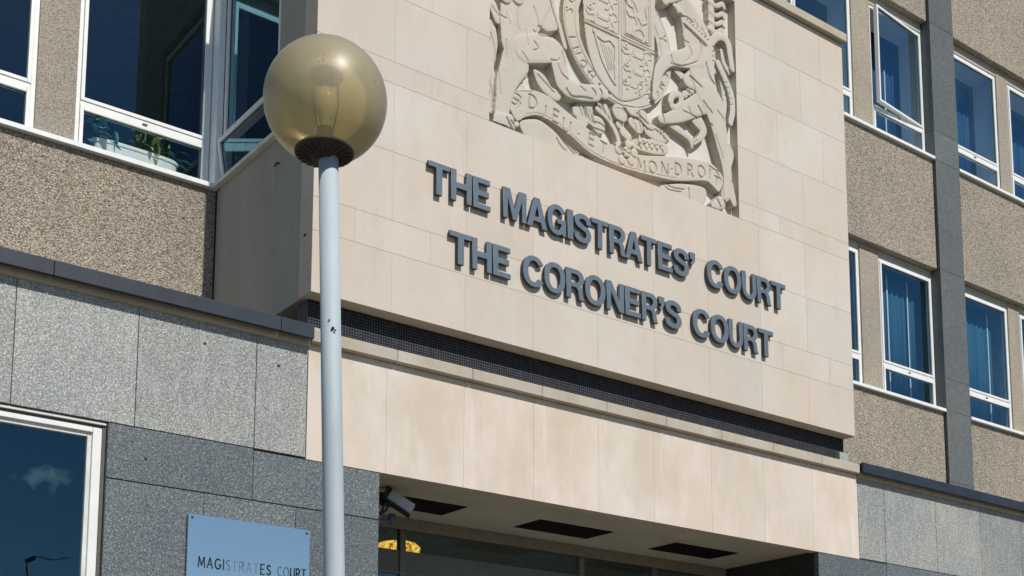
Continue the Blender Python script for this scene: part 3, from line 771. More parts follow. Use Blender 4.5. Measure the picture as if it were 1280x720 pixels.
  ('cap',[(7.84,7.939,0.035),(7.864,8.001,0.035),(7.926,8.04,0.035),(7.972,8.021,0.035),(7.971,7.955,0.035),(7.916,7.9,0.035),(7.862,7.9,0.035)],0.085,None,1),
  ('line',[(7.98,8.059),(8.011,8.046)],0.009,-0.03),
  ('line',[(8.075,8.134),(8.106,8.121)],0.009,-0.03),
  ('line',[(8.187,8.204),(8.21,8.182)],0.009,-0.03),
  ('line',[(8.3,8.262),(8.323,8.24)],0.009,-0.03),
  ('line',[(8.382,8.364),(8.415,8.364)],0.009,-0.03),
  ('line',[(8.344,8.448),(8.385,8.451)],0.009,-0.03),
 ],
 'motto_scroll': [
  ('poly',[(6.018,7.388),(6.13,7.457),(6.264,7.499),(6.426,7.502),(6.617,7.439),(6.791,7.382),(6.996,7.317),(7.242,7.295),(7.457,7.307),(7.83,7.411),(8.178,7.492),(8.368,7.507),(8.502,7.435),(8.546,7.388),(8.499,7.332),(8.449,7.257),(8.35,7.299),(8.26,7.307),(7.901,7.198),(7.601,7.155),(7.239,7.117),(6.909,7.135),(6.673,7.227),(6.497,7.278),(6.328,7.292),(6.2,7.238),(6.1,7.172),(6.012,7.28)],0.074,0.012,1),
  ('poly',[(6.144,7.186),(6.312,7.265),(6.425,7.254),(6.53,7.213),(6.629,7.15),(6.766,7.12),(6.762,7.075),(6.648,7.055),(6.474,7.054),(6.312,7.055),(6.201,7.077)],0.058,0.035,1),
  ('poly',[(7.726,7.11),(7.977,7.204),(8.211,7.251),(8.297,7.236),(8.295,7.134),(8.214,7.064),(8.082,7.063),(7.929,7.07),(7.763,7.075)],0.058,0.035,1),
  ('poly',[(6.074,7.51),(6.143,7.534),(6.206,7.514),(6.175,7.46),(6.055,7.407),(6.03,7.446)],0.05,0.02,1),
  ('poly',[(6.756,7.095),(6.909,7.127),(7.169,7.115),(7.418,7.13),(7.382,7.091),(7.098,7.059),(6.772,7.067)],0.03,0.01,1),
  ('line',[(6.53,7.169),(6.589,7.107),(6.675,7.069)],0.005,-0.014),
  ('line',[(6.569,7.193),(6.649,7.132),(6.735,7.083)],0.005,-0.014),
  ('line',[(6.616,7.181),(6.756,7.1)],0.005,-0.014),
  ('line',[(7.779,7.12),(7.831,7.101),(7.976,7.122)],0.005,-0.014),
  ('line',[(7.809,7.141),(7.885,7.135),(8.015,7.157)],0.005,-0.014),
  ('line',[(8.077,7.187),(8.082,7.078)],0.006,-0.016),
  ('line',[(6.08,7.41),(6.143,7.384),(6.093,7.308),(6.043,7.317)],0.006,-0.014),
  ('line',[(6.068,7.358),(6.137,7.339),(6.106,7.28)],0.006,-0.014),
  ('line',[(6.043,7.402),(6.137,7.441),(6.27,7.482)],0.004,-0.008),
  ('line',[(8.327,7.477),(8.422,7.447),(8.485,7.376)],0.006,-0.012),
  ('line',[(8.367,7.465),(8.463,7.459)],0.005,-0.012),
  ('line',[(6.2,7.259),(6.328,7.313),(6.497,7.3),(6.673,7.249),(6.909,7.158),(7.24,7.14),(7.602,7.178),(7.902,7.221)],0.004,-0.007),
 ],
 'plant_badge': [
  ('cap',[(6.86,7.544,0.081),(6.819,7.433,0.07)],0.055,0.03,1),
  ('cap',[(6.935,7.472,0.058)],0.05,None,1),
  ('cap',[(7.004,7.448,0.081)],0.05,0.03,1),
  ('cap',[(6.758,7.504,0.041)],0.045,None,1),
  ('cap',[(6.913,7.632,0.052)],0.05,None,1),
  ('cap',[(6.82,7.586,0.041),(6.744,7.471,0.029)],0.05,None,1),
  ('cap',[(7.017,7.654,0.029),(7.097,7.591,0.038)],0.05,None,1),
  ('cap',[(7.076,7.632,0.041),(7.145,7.529,0.029)],0.052,None,1),
  ('cap',[(6.981,7.58,0.026),(7.103,7.529,0.026),(7.187,7.444,0.026),(7.228,7.359,0.026)],0.066,None,1),
  ('cap',[(7.533,7.472,0.026),(7.423,7.422,0.026),(7.35,7.364,0.026)],0.062,None,1),
  ('cap',[(7.232,7.637,0.075),(7.267,7.621,0.064)],0.062,0.03,1),
  ('cap',[(7.389,7.597,0.046),(7.461,7.578,0.064)],0.058,0.03,1),
  ('cap',[(7.564,7.606,0.035)],0.05,None,1),
  ('poly',[(7.573,7.658),(7.684,7.658),(7.834,7.614),(7.84,7.558),(7.756,7.525),(7.637,7.52),(7.542,7.561)],0.055,0.03,1),
  ('poly',[(7.379,7.422),(7.533,7.492),(7.682,7.529),(7.824,7.523),(7.815,7.439),(7.679,7.39),(7.531,7.371),(7.422,7.37)],0.052,0.03,1),
  ('cap',[(7.297,7.48,0.046),(7.351,7.455,0.041)],0.05,None,1),
  ('cap',[(7.245,7.534,0.035)],0.045,None,1),
  ('cap',[(7.295,7.275,0.049)],0.094,None,1),
  ('cap',[(7.209,7.271,0.043)],0.084,None,1),
  ('cap',[(7.244,7.192,0.043)],0.084,None,1),
  ('cap',[(7.351,7.214,0.043)],0.084,None,1),
  ('cap',[(7.392,7.301,0.043)],0.084,None,1),
  ('cap',[(7.324,7.359,0.043)],0.084,None,1),
  ('cap',[(7.206,7.323,0.029)],0.075,None,1),
  ('cap',[(7.404,7.37,0.029)],0.075,None,1),
  ('line',[(6.779,7.55),(6.819,7.469)],0.005,-0.014),
  ('line',[(6.82,7.55),(6.86,7.461)],0.005,-0.014),
  ('line',[(6.861,7.55),(6.901,7.452)],0.005,-0.014),
  ('line',[(6.902,7.55),(6.942,7.444)],0.005,-0.014),
  ('line',[(6.928,7.45),(7.015,7.468),(7.088,7.448)],0.006,-0.016),
  ('line',[(6.911,7.4),(6.99,7.404),(7.067,7.407)],0.006,-0.016),
  ('line',[(7.048,7.643),(7.117,7.525)],0.006,-0.02),
  ('line',[(7.02,7.627),(7.075,7.556)],0.006,-0.016),
  ('line',[(7.628,7.627),(7.758,7.613)],0.005,-0.013),
  ('line',[(7.661,7.618),(7.78,7.594)],0.005,-0.013),
  ('line',[(7.694,7.609),(7.803,7.575)],0.005,-0.013),
  ('line',[(7.728,7.6),(7.825,7.556)],0.005,-0.013),
  ('line',[(7.459,7.434),(7.502,7.385)],0.006,-0.016),
  ('line',[(7.525,7.447),(7.568,7.397)],0.006,-0.016),
  ('line',[(7.592,7.459),(7.635,7.41)],0.006,-0.016),
  ('line',[(7.658,7.473),(7.702,7.423)],0.006,-0.016),
  ('line',[(7.726,7.486),(7.77,7.436)],0.006,-0.016),
  ('line',[(7.418,7.598),(7.446,7.533)],0.005,-0.012),
  ('line',[(7.477,7.623),(7.497,7.544)],0.005,-0.012),
  ('line',[(7.252,7.287),(7.338,7.264)],0.006,-0.016),
  ('line',[(7.32,7.32),(7.262,7.228)],0.006,-0.016),
  ('line',[(6.833,7.563),(6.88,7.468)],0.006,-0.016),
  ('line',[(6.936,7.509),(6.963,7.44)],0.006,-0.016),
  ('line',[(7.11,7.568),(7.208,7.493)],0.005,-0.014),
  ('line',[(7.189,7.657),(7.261,7.676),(7.31,7.653)],0.004,-0.008),
  ('line',[(7.595,7.64),(7.564,7.583)],0.005,-0.014),
  ('line',[(7.639,7.637),(7.608,7.58)],0.005,-0.014),
  ('line',[(7.684,7.634),(7.653,7.578)],0.005,-0.014),
  ('line',[(7.728,7.632),(7.697,7.575)],0.005,-0.014),
  ('line',[(7.773,7.629),(7.742,7.572)],0.005,-0.014),
  ('line',[(7.411,7.647),(7.389,7.582)],0.006,-0.018),
  ('line',[(7.535,7.626),(7.586,7.591)],0.006,-0.018),
  ('line',[(7.408,7.388),(7.46,7.457)],0.005,-0.014),
  ('line',[(7.466,7.396),(7.518,7.464)],0.005,-0.014),
  ('line',[(7.524,7.403),(7.577,7.472)],0.005,-0.014),
  ('line',[(7.583,7.411),(7.636,7.48)],0.005,-0.014),
  ('line',[(7.643,7.418),(7.696,7.488)],0.005,-0.014),
  ('line',[(7.702,7.426),(7.756,7.495)],0.005,-0.014),
  ('line',[(7.206,7.301),(7.241,7.272)],0.007,-0.02),
  ('line',[(7.364,7.346),(7.342,7.305)],0.007,-0.02),
 ],
}
MOTTO = [('D',6.27,7.391,0.135,-8),('I',6.399,7.348,0.13,-22),('E',6.511,7.348,0.13,-30),('U',6.626,7.299,0.13,-32),('E',6.903,7.267,0.125,-26),('T',7.034,7.234,0.125,-22),('M',7.478,7.211,0.125,-6),('O',7.617,7.238,0.125,-4),('N',7.763,7.271,0.125,-2),('D',7.934,7.316,0.125,0),('R',8.085,7.354,0.125,0),('O',8.226,7.386,0.125,-2),('I',8.333,7.395,0.11,-12),('T',8.42,7.35,0.11,-30)]
MOTTO_DOTS = [(6.757,7.268),(7.85,7.293)]

ARMS = thing('coat_of_arms', 'carved stone royal arms with lion, unicorn, shield and motto scroll in a sunk panel', 'coat of arms', (7.255, 8.09, 7.07))
YBACK = 8.090
STEP = .0050
gx = np.arange(PX0+.004, PX1-.004, STEP); gz = np.arange(PZ0+.004, PZ1-.004, STEP)
GX, GZ = np.meshgrid(gx, gz, indexing='ij')
def smooth(pts, closed=False, n=6):
    P = np.array(pts, float)
    if len(P) < 3: return P
    out = []; N = len(P)
    rng_ = range(N) if closed else range(N-1)
    for i in rng_:
        p0 = P[(i-1) % N] if closed or i > 0 else P[i]
        p1 = P[i]; p2 = P[(i+1) % N]; p3 = P[(i+2) % N] if closed or i+2 < N else P[i+1]
        for k in range(n):
            t = k/n
            out.append(.5*((2*p1)+(-p0+p2)*t+(2*p0-5*p1+4*p2-p3)*t*t+(-p0+3*p1-3*p2+p3)*t**3))
    if not closed: out.append(P[-1])
    return np.array(out)
DEEP = 1.02
def window_idx(x0, x1, z0, z1):
    return slice(max(0, int((x0-gx[0])/STEP)), max(0, int((x1-gx[0])/STEP)+2)), slice(max(0, int((z0-gz[0])/STEP)), max(0, int((z1-gz[0])/STEP)+2))
def seg_dist(X, Z, P, rad):
    """smallest (distance - radius) and the local radius along a tapered polyline"""
    best = np.full(X.shape, 1e9); rr = np.zeros(X.shape)
    if len(P) == 1:
        return np.hypot(X-P[0][0], Z-P[0][1])-rad[0], np.full(X.shape, rad[0])
    for (a, ra), (c, rc) in zip(zip(P[:-1], rad[:-1]), zip(P[1:], rad[1:])):
        d = c-a; L2 = max((d**2).sum(), 1e-12)
        t = np.clip(((X-a[0])*d[0]+(Z-a[1])*d[1])/L2, 0, 1)
        r = ra+(rc-ra)*t
        q = np.hypot(X-a[0]-t*d[0], Z-a[1]-t*d[1])-r
        mk = q < best; best[mk] = q[mk]; rr[mk] = r[mk]
    return best, rr
def dome(ins, e):
    t = np.clip(ins/np.maximum(e, 1e-5), 0, 1)
    return np.sqrt(np.maximum(0, 1-(1-t)**2))
def carve(prims):
    H = np.zeros(GX.shape); M_ = np.zeros(GX.shape, bool)
    D = np.zeros(GX.shape)
    for p in prims:
        if p[0] == 'cap':
            A = np.array(p[1], float); A3 = smooth(A) if len(A) > 2 else A
            P, rad = A3[:, :2], np.maximum(A3[:, 2], .003); rm = rad.max()
            sx, sz = window_idx(P[:, 0].min()-rm, P[:, 0].max()+rm, P[:, 1].min()-rm, P[:, 1].max()+rm)
            X, Z = GX[sx, sz], GZ[sx, sz]
            if not X.size: continue
            q, r = seg_dist(X, Z, P, rad); ins = -q
            e = np.minimum(p[3], r) if p[3] else r*.9
            hh = np.where(ins > 0, p[2]*DEEP*(.90+.10*dome(ins, np.minimum(e, .05))), 0)
            H[sx, sz] = np.maximum(H[sx, sz], hh)
        elif p[0] == 'poly':
            P = smooth(p[1], True, 5)
            sx, sz = window_idx(P[:, 0].min(), P[:, 0].max(), P[:, 1].min(), P[:, 1].max())
            X, Z = GX[sx, sz], GZ[sx, sz]
            if not X.size: continue
            inside = np.zeros(X.shape, bool); d = np.full(X.shape, 1e9)
            for a, c in zip(P, np.roll(P, -1, 0)):
                cond = (a[1] > Z) != (c[1] > Z)
                dz = c[1]-a[1] if abs(c[1]-a[1]) > 1e-12 else 1e-12
                inside ^= cond & (X < (c[0]-a[0])*(Z-a[1])/dz+a[0])
                dd = c-a; L2 = max((dd**2).sum(), 1e-12)
                t = np.clip(((X-a[0])*dd[0]+(Z-a[1])*dd[1])/L2, 0, 1)
                d = np.minimum(d, np.hypot(X-a[0]-t*dd[0], Z-a[1]-t*dd[1]))
            hh = np.where(inside, p[2]*DEEP*(.90+.10*dome(d, p[3])), 0)
            H[sx, sz] = np.maximum(H[sx, sz], hh)
        else:
            P = smooth(p[1], False, 4); w = p[2]
            sx, sz = window_idx(P[:, 0].min()-2*w, P[:, 0].max()+2*w, P[:, 1].min()-2*w, P[:, 1].max()+2*w)
            X, Z = GX[sx, sz], GZ[sx, sz]
            if not X.size: continue
            q, r = seg_dist(X, Z, P, np.full(len(P), 1e-6))
            prof = np.clip(1-(q/(w*1.12))**2, 0, 1)
            if p[3] > 0: D[sx, sz] = np.maximum(D[sx, sz], prof*p[3])
            else: D[sx, sz] = np.where(D[sx, sz] > 0, D[sx, sz], np.minimum(D[sx, sz], prof*p[3]))
    H[0, :] = H[-1, :] = 0; H[:, 0] = H[:, -1] = 0
    return np.where(H > 0, np.maximum(H+D, .004), 0)
def relief_mesh(name, H, parent, mat='carved_stone', jit=0.0005):
    rs = np.random.RandomState(3)
    if jit:
        k = rs.randn(H.shape[0]//9+3, H.shape[1]//9+3)
        kk = np.kron(k, np.ones((9, 9)))[:H.shape[0], :H.shape[1]]
        for _ in range(9):
            kk = (kk+np.roll(kk, 1, 0)+np.roll(kk, -1, 0)+np.roll(kk, 1, 1)+np.roll(kk, -1, 1))/5
        H = np.where(H > 0, H+kk*jit, 0)
    # soften the stair-steps of the grid
    S = H.copy()
    pos = H > 0
    for _ in range(1):
        S2 = (10*S+np.roll(S, 1, 0)+np.roll(S, -1, 0)+np.roll(S, 1, 1)+np.roll(S, -1, 1))/14
        inner = pos & np.roll(pos, 1, 0) & np.roll(pos, -1, 0) & np.roll(pos, 1, 1) & np.roll(pos, -1, 1)
        S = np.where(inner, S2, S)
    H = S
    c = pos[:-1, :-1] | pos[1:, :-1] | pos[:-1, 1:] | pos[1:, 1:]
    ii, jj = np.nonzero(c)
    used = np.zeros(H.shape, bool)
    for a, b_ in ((0, 0), (1, 0), (0, 1), (1, 1)): used[ii+a, jj+b_] = True
    idx = -np.ones(H.shape, int); idx[used] = np.arange(used.sum())
    # nudge the foot of each edge outwards-inwards on the outline for a smoother silhouette
    V = np.stack([GX[used], YBACK+.003-np.where(H[used] > 0, H[used]+.003, 0), GZ[used]], 1)
    Fq = np.stack([idx[ii, jj], idx[ii+1, jj], idx[ii+1, jj+1], idx[ii, jj+1]], 1)
    me = bpy.data.meshes.new(name)
    me.vertices.add(len(V)); me.vertices.foreach_set('co', V.ravel())
    me.loops.add(Fq.size); me.loops.foreach_set('vertex_index', Fq.ravel())
    me.polygons.add(len(Fq)); me.polygons.foreach_set('loop_start', np.arange(0, Fq.size, 4)); me.polygons.foreach_set('loop_total', np.full(len(Fq), 4))
    me.polygons.foreach_set('use_smooth', np.ones(len(Fq), bool))
    me.update(calc_edges=True); me.validate()
    me.set_sharp_from_angle(angle=R(42))
    o = bpy.data.objects.new(name, me); COL.objects.link(o); me.materials.append(MATS[mat])
    o.parent = parent; o.matrix_parent_inverse = wm(parent).inverted()
    return o

# stroke alphabet for incised lettering (unit height, left-aligned)
def arc(cx, cz, rx, rz, a0, a1, n=10):
    return [(cx+rx*math.cos(R(a0+(a1-a0)*i/n)), cz+rz*math.sin(R(a0+(a1-a0)*i/n))) for i in range(n+1)]
STROKES = {
 'A': (.72, [[(0, 0), (.36, 1), (.72, 0)], [(.14, .36), (.58, .36)]]),
 'C': (.72, [arc(.42, .5, .40, .5, 45, 315, 12)]),
 'D': (.74, [[(0, 0), (0, 1), (.25, 1)]+arc(.25, .5, .45, .5, 90, -90, 10)+[(0, 0)]]),
 'E': (.52, [[(.5, 1), (0, 1), (0, 0), (.52, 0)], [(0, .52), (.42, .52)]]),
 'G': (.78, [arc(.42, .5, .40, .5, 48, 340, 12)+[(.78, .42), (.5, .42)]]),
 'H': (.68, [[(0, 0), (0, 1)], [(.68, 0), (.68, 1)], [(0, .52), (.68, .52)]]),
 'I': (.08, [[(.04, 0), (.04, 1)]]),
 'L': (.5, [[(0, 1), (0, 0), (.5, 0)]]),
 'M': (.86, [[(0, 0), (.08, 1), (.43, .2), (.78, 1), (.86, 0)]]),
 'N': (.72, [[(0, 0), (0, 1), (.72, 0), (.72, 1)]]),
 'O': (.84, [arc(.42, .5, .42, .5, 0, 360, 18)]),
 'P': (.55, [[(0, 0), (0, 1), (.25, 1)]+arc(.25, .74, .28, .26, 90, -90, 8)+[(0, .48)]]),
 'Q': (.84, [arc(.42, .5, .42, .5, 0, 360, 18), [(.5, .25), (.84, -.1)]]),
 'R': (.62, [[(0, 0), (0, 1), (.25, 1)]+arc(.25, .74, .28, .26, 90, -90, 8)+[(0, .48)], [(.28, .48), (.62, 0)]]),
 'S': (.55, [[(.5, .86), (.38, .98), (.2, .98), (.06, .86), (.06, .7), (.18, .57), (.36, .47), (.5, .34), (.52, .18), (.4, .04), (.2, .01), (.04, .14)]]),
 'T': (.64, [[(0, 1), (.64, 1)], [(.32, 1), (.32, 0)]]),
 'U': (.68, [[(0, 1), (0, .34)]+arc(.34, .34, .34, .34, 180, 360, 8)+[(.68, 1)]]),
 'V': (.7, [[(0, 1), (.35, 0), (.7, 1)]]),
 'Y': (.68, [[(0, 1), (.34, .5), (.68, 1)], [(.34, .5), (.34, 0)]]),
 '&': (.7, [[(.68, .05), (.2, .75), (.25, .95), (.42, .9), (.4, .7), (.1, .35), (.1, .1), (.35, 0), (.6, .2), (.66, .4)]]),
}
def incise(ch, cx, cz, h, ang, w=.0065, d=.011):
    wd, ss = STROKES[ch]; ca, sa = math.cos(R(ang)), math.sin(R(ang)); out = []
    for s in ss:
        P = []
        for x, z in s:
            a, c = (x-wd/2)*h, (z-.5)*h
            P.append((cx+a*ca-c*sa, cz+a*sa+c*ca))
        # straight strokes are split so that smoothing keeps their corners
        for p, q in zip(P, P[1:]): out.append(('line', [p, q], w, -d))
    return out
scroll = list(RELIEF['motto_scroll'])
for ch, x, z, h, ang in MOTTO: scroll += incise(ch, x, z, h*.86, ang*.35, .0066, .016)
for x, z in MOTTO_DOTS: scroll.append(('line', [(x, z), (x+.001, z)], .010, -.012))

boxes('field', [(PX0+.004, PX1-.004, YBACK, YBACK+.019, PZ0+.002, PZ1+.002)], 'carved_field', ARMS)
# garter: a ring with an incised motto, buckle and strap end
GCX, GCZ, GRO, GRI = 7.25, 8.345, .64, .50
def ring(r0, r1, h, e):
    return ('cap', [(GCX+(r0+r1)/2*math.cos(a), GCZ+(r0+r1)/2*math.sin(a), (r1-r0)/2) for a in np.linspace(0, 2*math.pi, 40)], h, e, 1)
gart = [ring(GRI-.03, GRO, .052, .02)]
for rr in (GRI+.012, GRO-.016):
    gart.append(('line', [(GCX+rr*math.cos(a), GCZ+rr*math.sin(a)) for a in np.linspace(0, 2*math.pi, 60)], .006, -.010))
text = 'HONI SOIT QVI MAL Y PENSE'
for i, ch in enumerate(text):
    if ch == ' ': continue
    a = 236-(236+52)*i/(len(text)-1)
    rr = (GRI+GRO)/2
    gart += incise(ch, GCX+rr*math.cos(R(a)), GCZ+rr*math.sin(R(a)), .072, a-90, .006, .014)
gart += [('poly', [(7.30, 7.74), (7.45, 7.76), (7.60, 7.68), (7.66, 7.62), (7.58, 7.60), (7.46, 7.66), (7.36, 7.66)], .062, .015),
         ('cap', [(7.52, 7.70, .05)], .066, .02, 1), ('line', [(7.44, 7.70), (7.58, 7.64)], .006, -.016), ('line', [(7.47, 7.73), (7.48, 7.66)], .006, -.02)]
for a in (232, 246, 258, 276): gart.append(('line', [(GCX+.57*math.cos(R(a)), GCZ+.57*math.sin(R(a))), (GCX+.572*math.cos(R(a)), GCZ+.572*math.sin(R(a)))], .012, -.03))
relief_mesh('garter', carve(gart), ARMS)
# shield and its four quarters
SH = [(6.83, 8.93), (7.04, 8.90), (7.25, 8.93), (7.46, 8.90), (7.67, 8.93), (7.675, 8.7), (7.67, 8.38), (7.645, 8.14), (7.56, 7.93), (7.42, 7.82), (7.25, 7.755), (7.08, 7.82), (6.95, 7.94), (6.87, 8.13), (6.835, 8.38), (6.825, 8.7)]
sh = [('poly', SH, .062, .03)]
sh += [('line', [(7.25, 7.79), (7.25, 8.92)], .012, .006), ('line', [(6.85, 8.345), (7.66, 8.345)], .012, .006)]
for o_ in (.018, -.018):
    sh += [('line', [(7.25+o_, 7.80), (7.25+o_, 8.9)], .005, -.010), ('line', [(6.85, 8.345+o_), (7.66, 8.345+o_)], .005, -.010)]
for k in (.045, .068):
    sh.append(('line', [(7.25+k, 8.345+k), (7.665-k, 8.345+k)], .0055, -.012)); sh.append(('line', [(7.25+k, 8.345+k), (7.25+k, 8.92-k)], .0055, -.012))
    sh.append(('line', [(7.665-k, 8.345+k), (7.665-k, 8.92-k)], .0055, -.012)); sh.append(('line', [(7.25+k, 8.92-k), (7.665-k, 8.92-k)], .0055, -.012))
shield = relief_mesh('shield', carve(sh), ARMS)
def passant(cx, cz, s):
    """a walking lion, head to the left, as raised strokes"""
    q = lambda pts: [(cx+x*s, cz+z*s, r*s) for x, z, r in pts]
    hh = .0695
    out = [('cap', q([(-.55, .12, .17), (-.2, .05, .16), (.2, .02, .13), (.55, .06, .16)]), hh, None, 1),
           ('cap', q([(-.72, .30, .19)]), hh+.004, None, 1), ('cap', q([(-.9, .24, .1)]), hh, None, 1),
           ('cap', q([(-.5, .05, .1), (-.85, -.08, .08), (-.98, .06, .08)]), hh, None, 1), ('cap', q([(-.45, 0, .1), (-.5, -.32, .07), (-.66, -.38, .07)]), hh, None, 1),
           ('cap', q([(.45, 0, .12), (.36, -.3, .07), (.2, -.38, .07)]), hh, None, 1), ('cap', q([(.6, 0, .12), (.72, -.28, .07), (.6, -.4, .07)]), hh, None, 1),
           ('cap', q([(.68, .1, .07), (.92, .22, .06), (.86, .46, .06), (.6, .48, .07), (.5, .38, .09)]), hh, None, 1)]
    L_ = lambda pts, w=.028, d=-.02: ('line', [(cx+x*s, cz+z*s) for x, z in pts], w*s if w*s > .004 else .0045, d)
    out += [L_([(-.6, .45), (-.5, .25), (-.58, .1)]), L_([(-.35, .22), (-.3, .02), (-.4, -.1)]), L_([(.35, .15), (.42, 0), (.35, -.12)]), L_([(-.78, .3), (-.77, .31)], .04, -.02)]
    return out
ch1 = []
for z in (8.79, 8.62, 8.45): ch1 += passant(7.045, z, .185)
o = relief_mesh('passant_lions', carve(ch1), shield, jit=0); o['label'] = 'three walking lions in the upper left quarter'
ch2 = []
for cz, s in ((8.235, .18), (8.075, .165), (7.93, .12)): ch2 += passant(7.455 if s > .13 else 7.40, cz, s)
o = relief_mesh('passant_lions', carve(ch2), shield, jit=0); o['label'] = 'three walking lions in the lower right quarter'
hp = [('cap', [(6.955, 8.27, .014), (6.98, 8.20, .014), (7.04, 8.05, .014), (7.13, 7.93, .014), (7.185, 7.885, .016)], .072, None, 1),
      ('cap', [(6.96, 8.275, .016), (7.05, 8.24, .013), (7.12, 8.27, .013), (7.185, 8.235, .016)], .072, None, 1),
      ('cap', [(7.19, 8.235, .014), (7.19, 8.05, .012), (7.187, 7.885, .014)], .072, None, 1), ('cap', [(6.95, 8.29, .025)], .075, None, 1)]
for k in range(6):
    t = k/5
    hp.append(('cap', [(6.985+.032*k, 8.215-.004*k, .0055), (7.10+.0165*k, 7.965+.012*k, .0055)], .067, None, 1))
o = relief_mesh('harp', carve(hp), shield, jit=0)
c3 = (7.46, 8.60)
rl = [('cap', [(c3[0]+x, c3[1]+z, r) for x, z, r in pts], .071, None, 1) for pts in (
    [(-.03, .13, .04), (.0, .03, .045), (.03, -.07, .035)], [(-.06, .19, .04), (-.09, .18, .02)], [(-.03, .1, .022), (-.1, .1, .016), (-.13, .14, .014)], [(-.01, .03, .022), (-.09, .0, .016), (-.12, .03, .013)],
    [(.03, -.07, .025), (-.04, -.12, .018), (-.06, -.18, .015)], [(.04, -.07, .025), (.09, -.14, .016), (.06, -.2, .015)], [(.05, -.03, .014), (.12, .02, .012), (.1, .12, .012), (.13, .2, .013)])]
rl += [('line', [(c3[0]-.05, c3[1]+.14), (c3[0]+.0, c3[1]+.06)], .005, -.015), ('line', [(c3[0]+.0, c3[1]+.0), (c3[0]+.05, c3[1]-.06)], .005, -.015)]
relief_mesh('rampant_lion', carve(rl), shield, jit=0)
# crown above, beyond the top of the photograph
relief_mesh('crown', carve([('poly', [(7.0, 9.0), (7.5, 9.0), (7.52, 9.06), (6.98, 9.06)], .07, .02), ('cap', [(7.0, 9.08, .03), (7.02, 9.16, .03), (7.12, 9.2, .025), (7.25, 9.17, .02), (7.38, 9.2, .025), (7.48, 9.16, .03), (7.5, 9.08, .03)], .065, None, 1),
    ('cap', [(7.25, 9.06, .03), (7.25, 9.19, .025)], .07, None, 1), ('cap', [(7.25, 9.205, .03)], .075, None, 1), ('line', [(7.0, 9.03), (7.5, 9.03)], .008, -.012)]), ARMS)
relief_mesh('lion', carve(RELIEF['lion']), ARMS)
relief_mesh('unicorn', carve(RELIEF['unicorn']), ARMS)
relief_mesh('chain', carve(RELIEF['chain']), ARMS)
relief_mesh('motto_scroll', carve(scroll), ARMS)
relief_mesh('plant_badge', carve(RELIEF['plant_badge']), ARMS)

# ================================================================== the raised court name
s_, t_ = .168, .150
def ell(cx, cz, rx, rz, a0, a1, n=18, p=2.25):
    out = []
    for i in range(n+1):
        a = R(a0+(a1-a0)*i/n); c, s = math.cos(a), math.sin(a)
        out.append((cx+rx*math.copysign(abs(c)**(2/p), c), cz+rz*math.copysign(abs(s)**(2/p), s)))
    return out
def offset_path(pts, hw):
    P = smooth(pts, False, 6); L_, R_ = [], []
    for i, p in enumerate(P):
        d = P[min(i+1, len(P)-1)]-P[max(i-1, 0)]; d = d/np.hypot(*d); n = np.array([-d[1], d[0]])
        k = hw*(1.0+.12*abs(n[0]))
        L_.append(tuple(p+n*k)); R_.append(tuple(p-n*k))
    return L_+R_[::-1]
GL = {
 'T': (.62, [[(0, 1), (.62, 1), (.62, 1-t_), (.394, 1-t_), (.394, 0), (.226, 0), (.226, 1-t_), (0, 1-t_)]]),
 'H': (.70, [[(0, 0), (0, 1), (s_, 1), (s_, .6), (.7-s_, .6), (.7-s_, 1), (.7, 1), (.7, 0), (.7-s_, 0), (.7-s_, .43), (s_, .43), (s_, 0)]]),
 'E': (.62, [[(0, 0), (0, 1), (.6, 1), (.6, 1-t_), (s_, 1-t_), (s_, .6), (.56, .6), (.56, .43), (s_, .43), (s_, t_), (.62, t_), (.62, 0)]]),
 'M': (.84, [[(0, 0), (0, 1), (.24, 1), (.42, .28), (.60, 1), (.84, 1), (.84, 0), (.685, 0), (.685, .76), (.49, 0), (.35, 0), (.155, .76), (.155, 0)]]),
 'A': (.74, [[(0, 0), (.28, 1), (.46, 1), (.74, 0), (.565, 0), (.508, .21), (.232, .21), (.175, 0)], [(.275, .355), (.465, .355), (.37, .77)]]),
 'N': (.70, [[(0, 0), (0, 1), (.185, 1), (.54, .32), (.54, 1), (.7, 1), (.7, 0), (.515, 0), (.16, .68), (.16, 0)]]),
 'I': (.20, [[(0, 0), (.2, 0), (.2, 1), (0, 1)]]),
 'O': (.78, [ell(.39, .5, .39, .515, 0, 340), ell(.39, .5, .215, .365, 0, 340)]),
 'C': (.74, [ell(.39, .5, .39, .515, 32, 328)+ell(.39, .5, .212, .365, 324, 36)]),
 'G': (.76, [ell(.39, .5, .39, .515, 34, 306)+[(.61, .08), (.635, 0), (.76, 0), (.76, .53), (.41, .53), (.41, .39), (.595, .39)]+ell(.39, .5, .212, .365, 312, 38)]),
 'S': (.66, [offset_path([(.565, .67), (.53, .83), (.33, .915), (.14, .85), (.105, .72), (.17, .6), (.33, .53), (.5, .45), (.565, .30), (.51, .14), (.33, .085), (.13, .15), (.085, .31)], .080)]),
 'R': (.68, [[(0, 0), (0, 1), (.40, 1)]+arc(.40, .72, .26, .28, 90, -62, 9)+[(.60, .36), (.635, .12), (.68, 0), (.495, 0), (.465, .14), (.445, .30), (.37, .405), (s_, .405), (s_, 0)],
        [(s_, .548), (s_, .852), (.37, .852)]+arc(.37, .70, .115, .152, 90, -90, 8)]),
 'U': (.70, [[(0, 1), (0, .34)]+arc(.35, .34, .35, .355, 180, 360, 14)+[(.7, 1), (.7-s_, 1), (.7-s_, .34)]+arc(.35, .34, .182, .205, 0, -180, 10)+[(s_, 1)]]),
 "'": (.22, [[(0, 1), (.2, 1), (.2, .76), (.16, .64), (.06, .54), (.0, .57), (.07, .65), (.09, .76), (0, .76)]]),
}
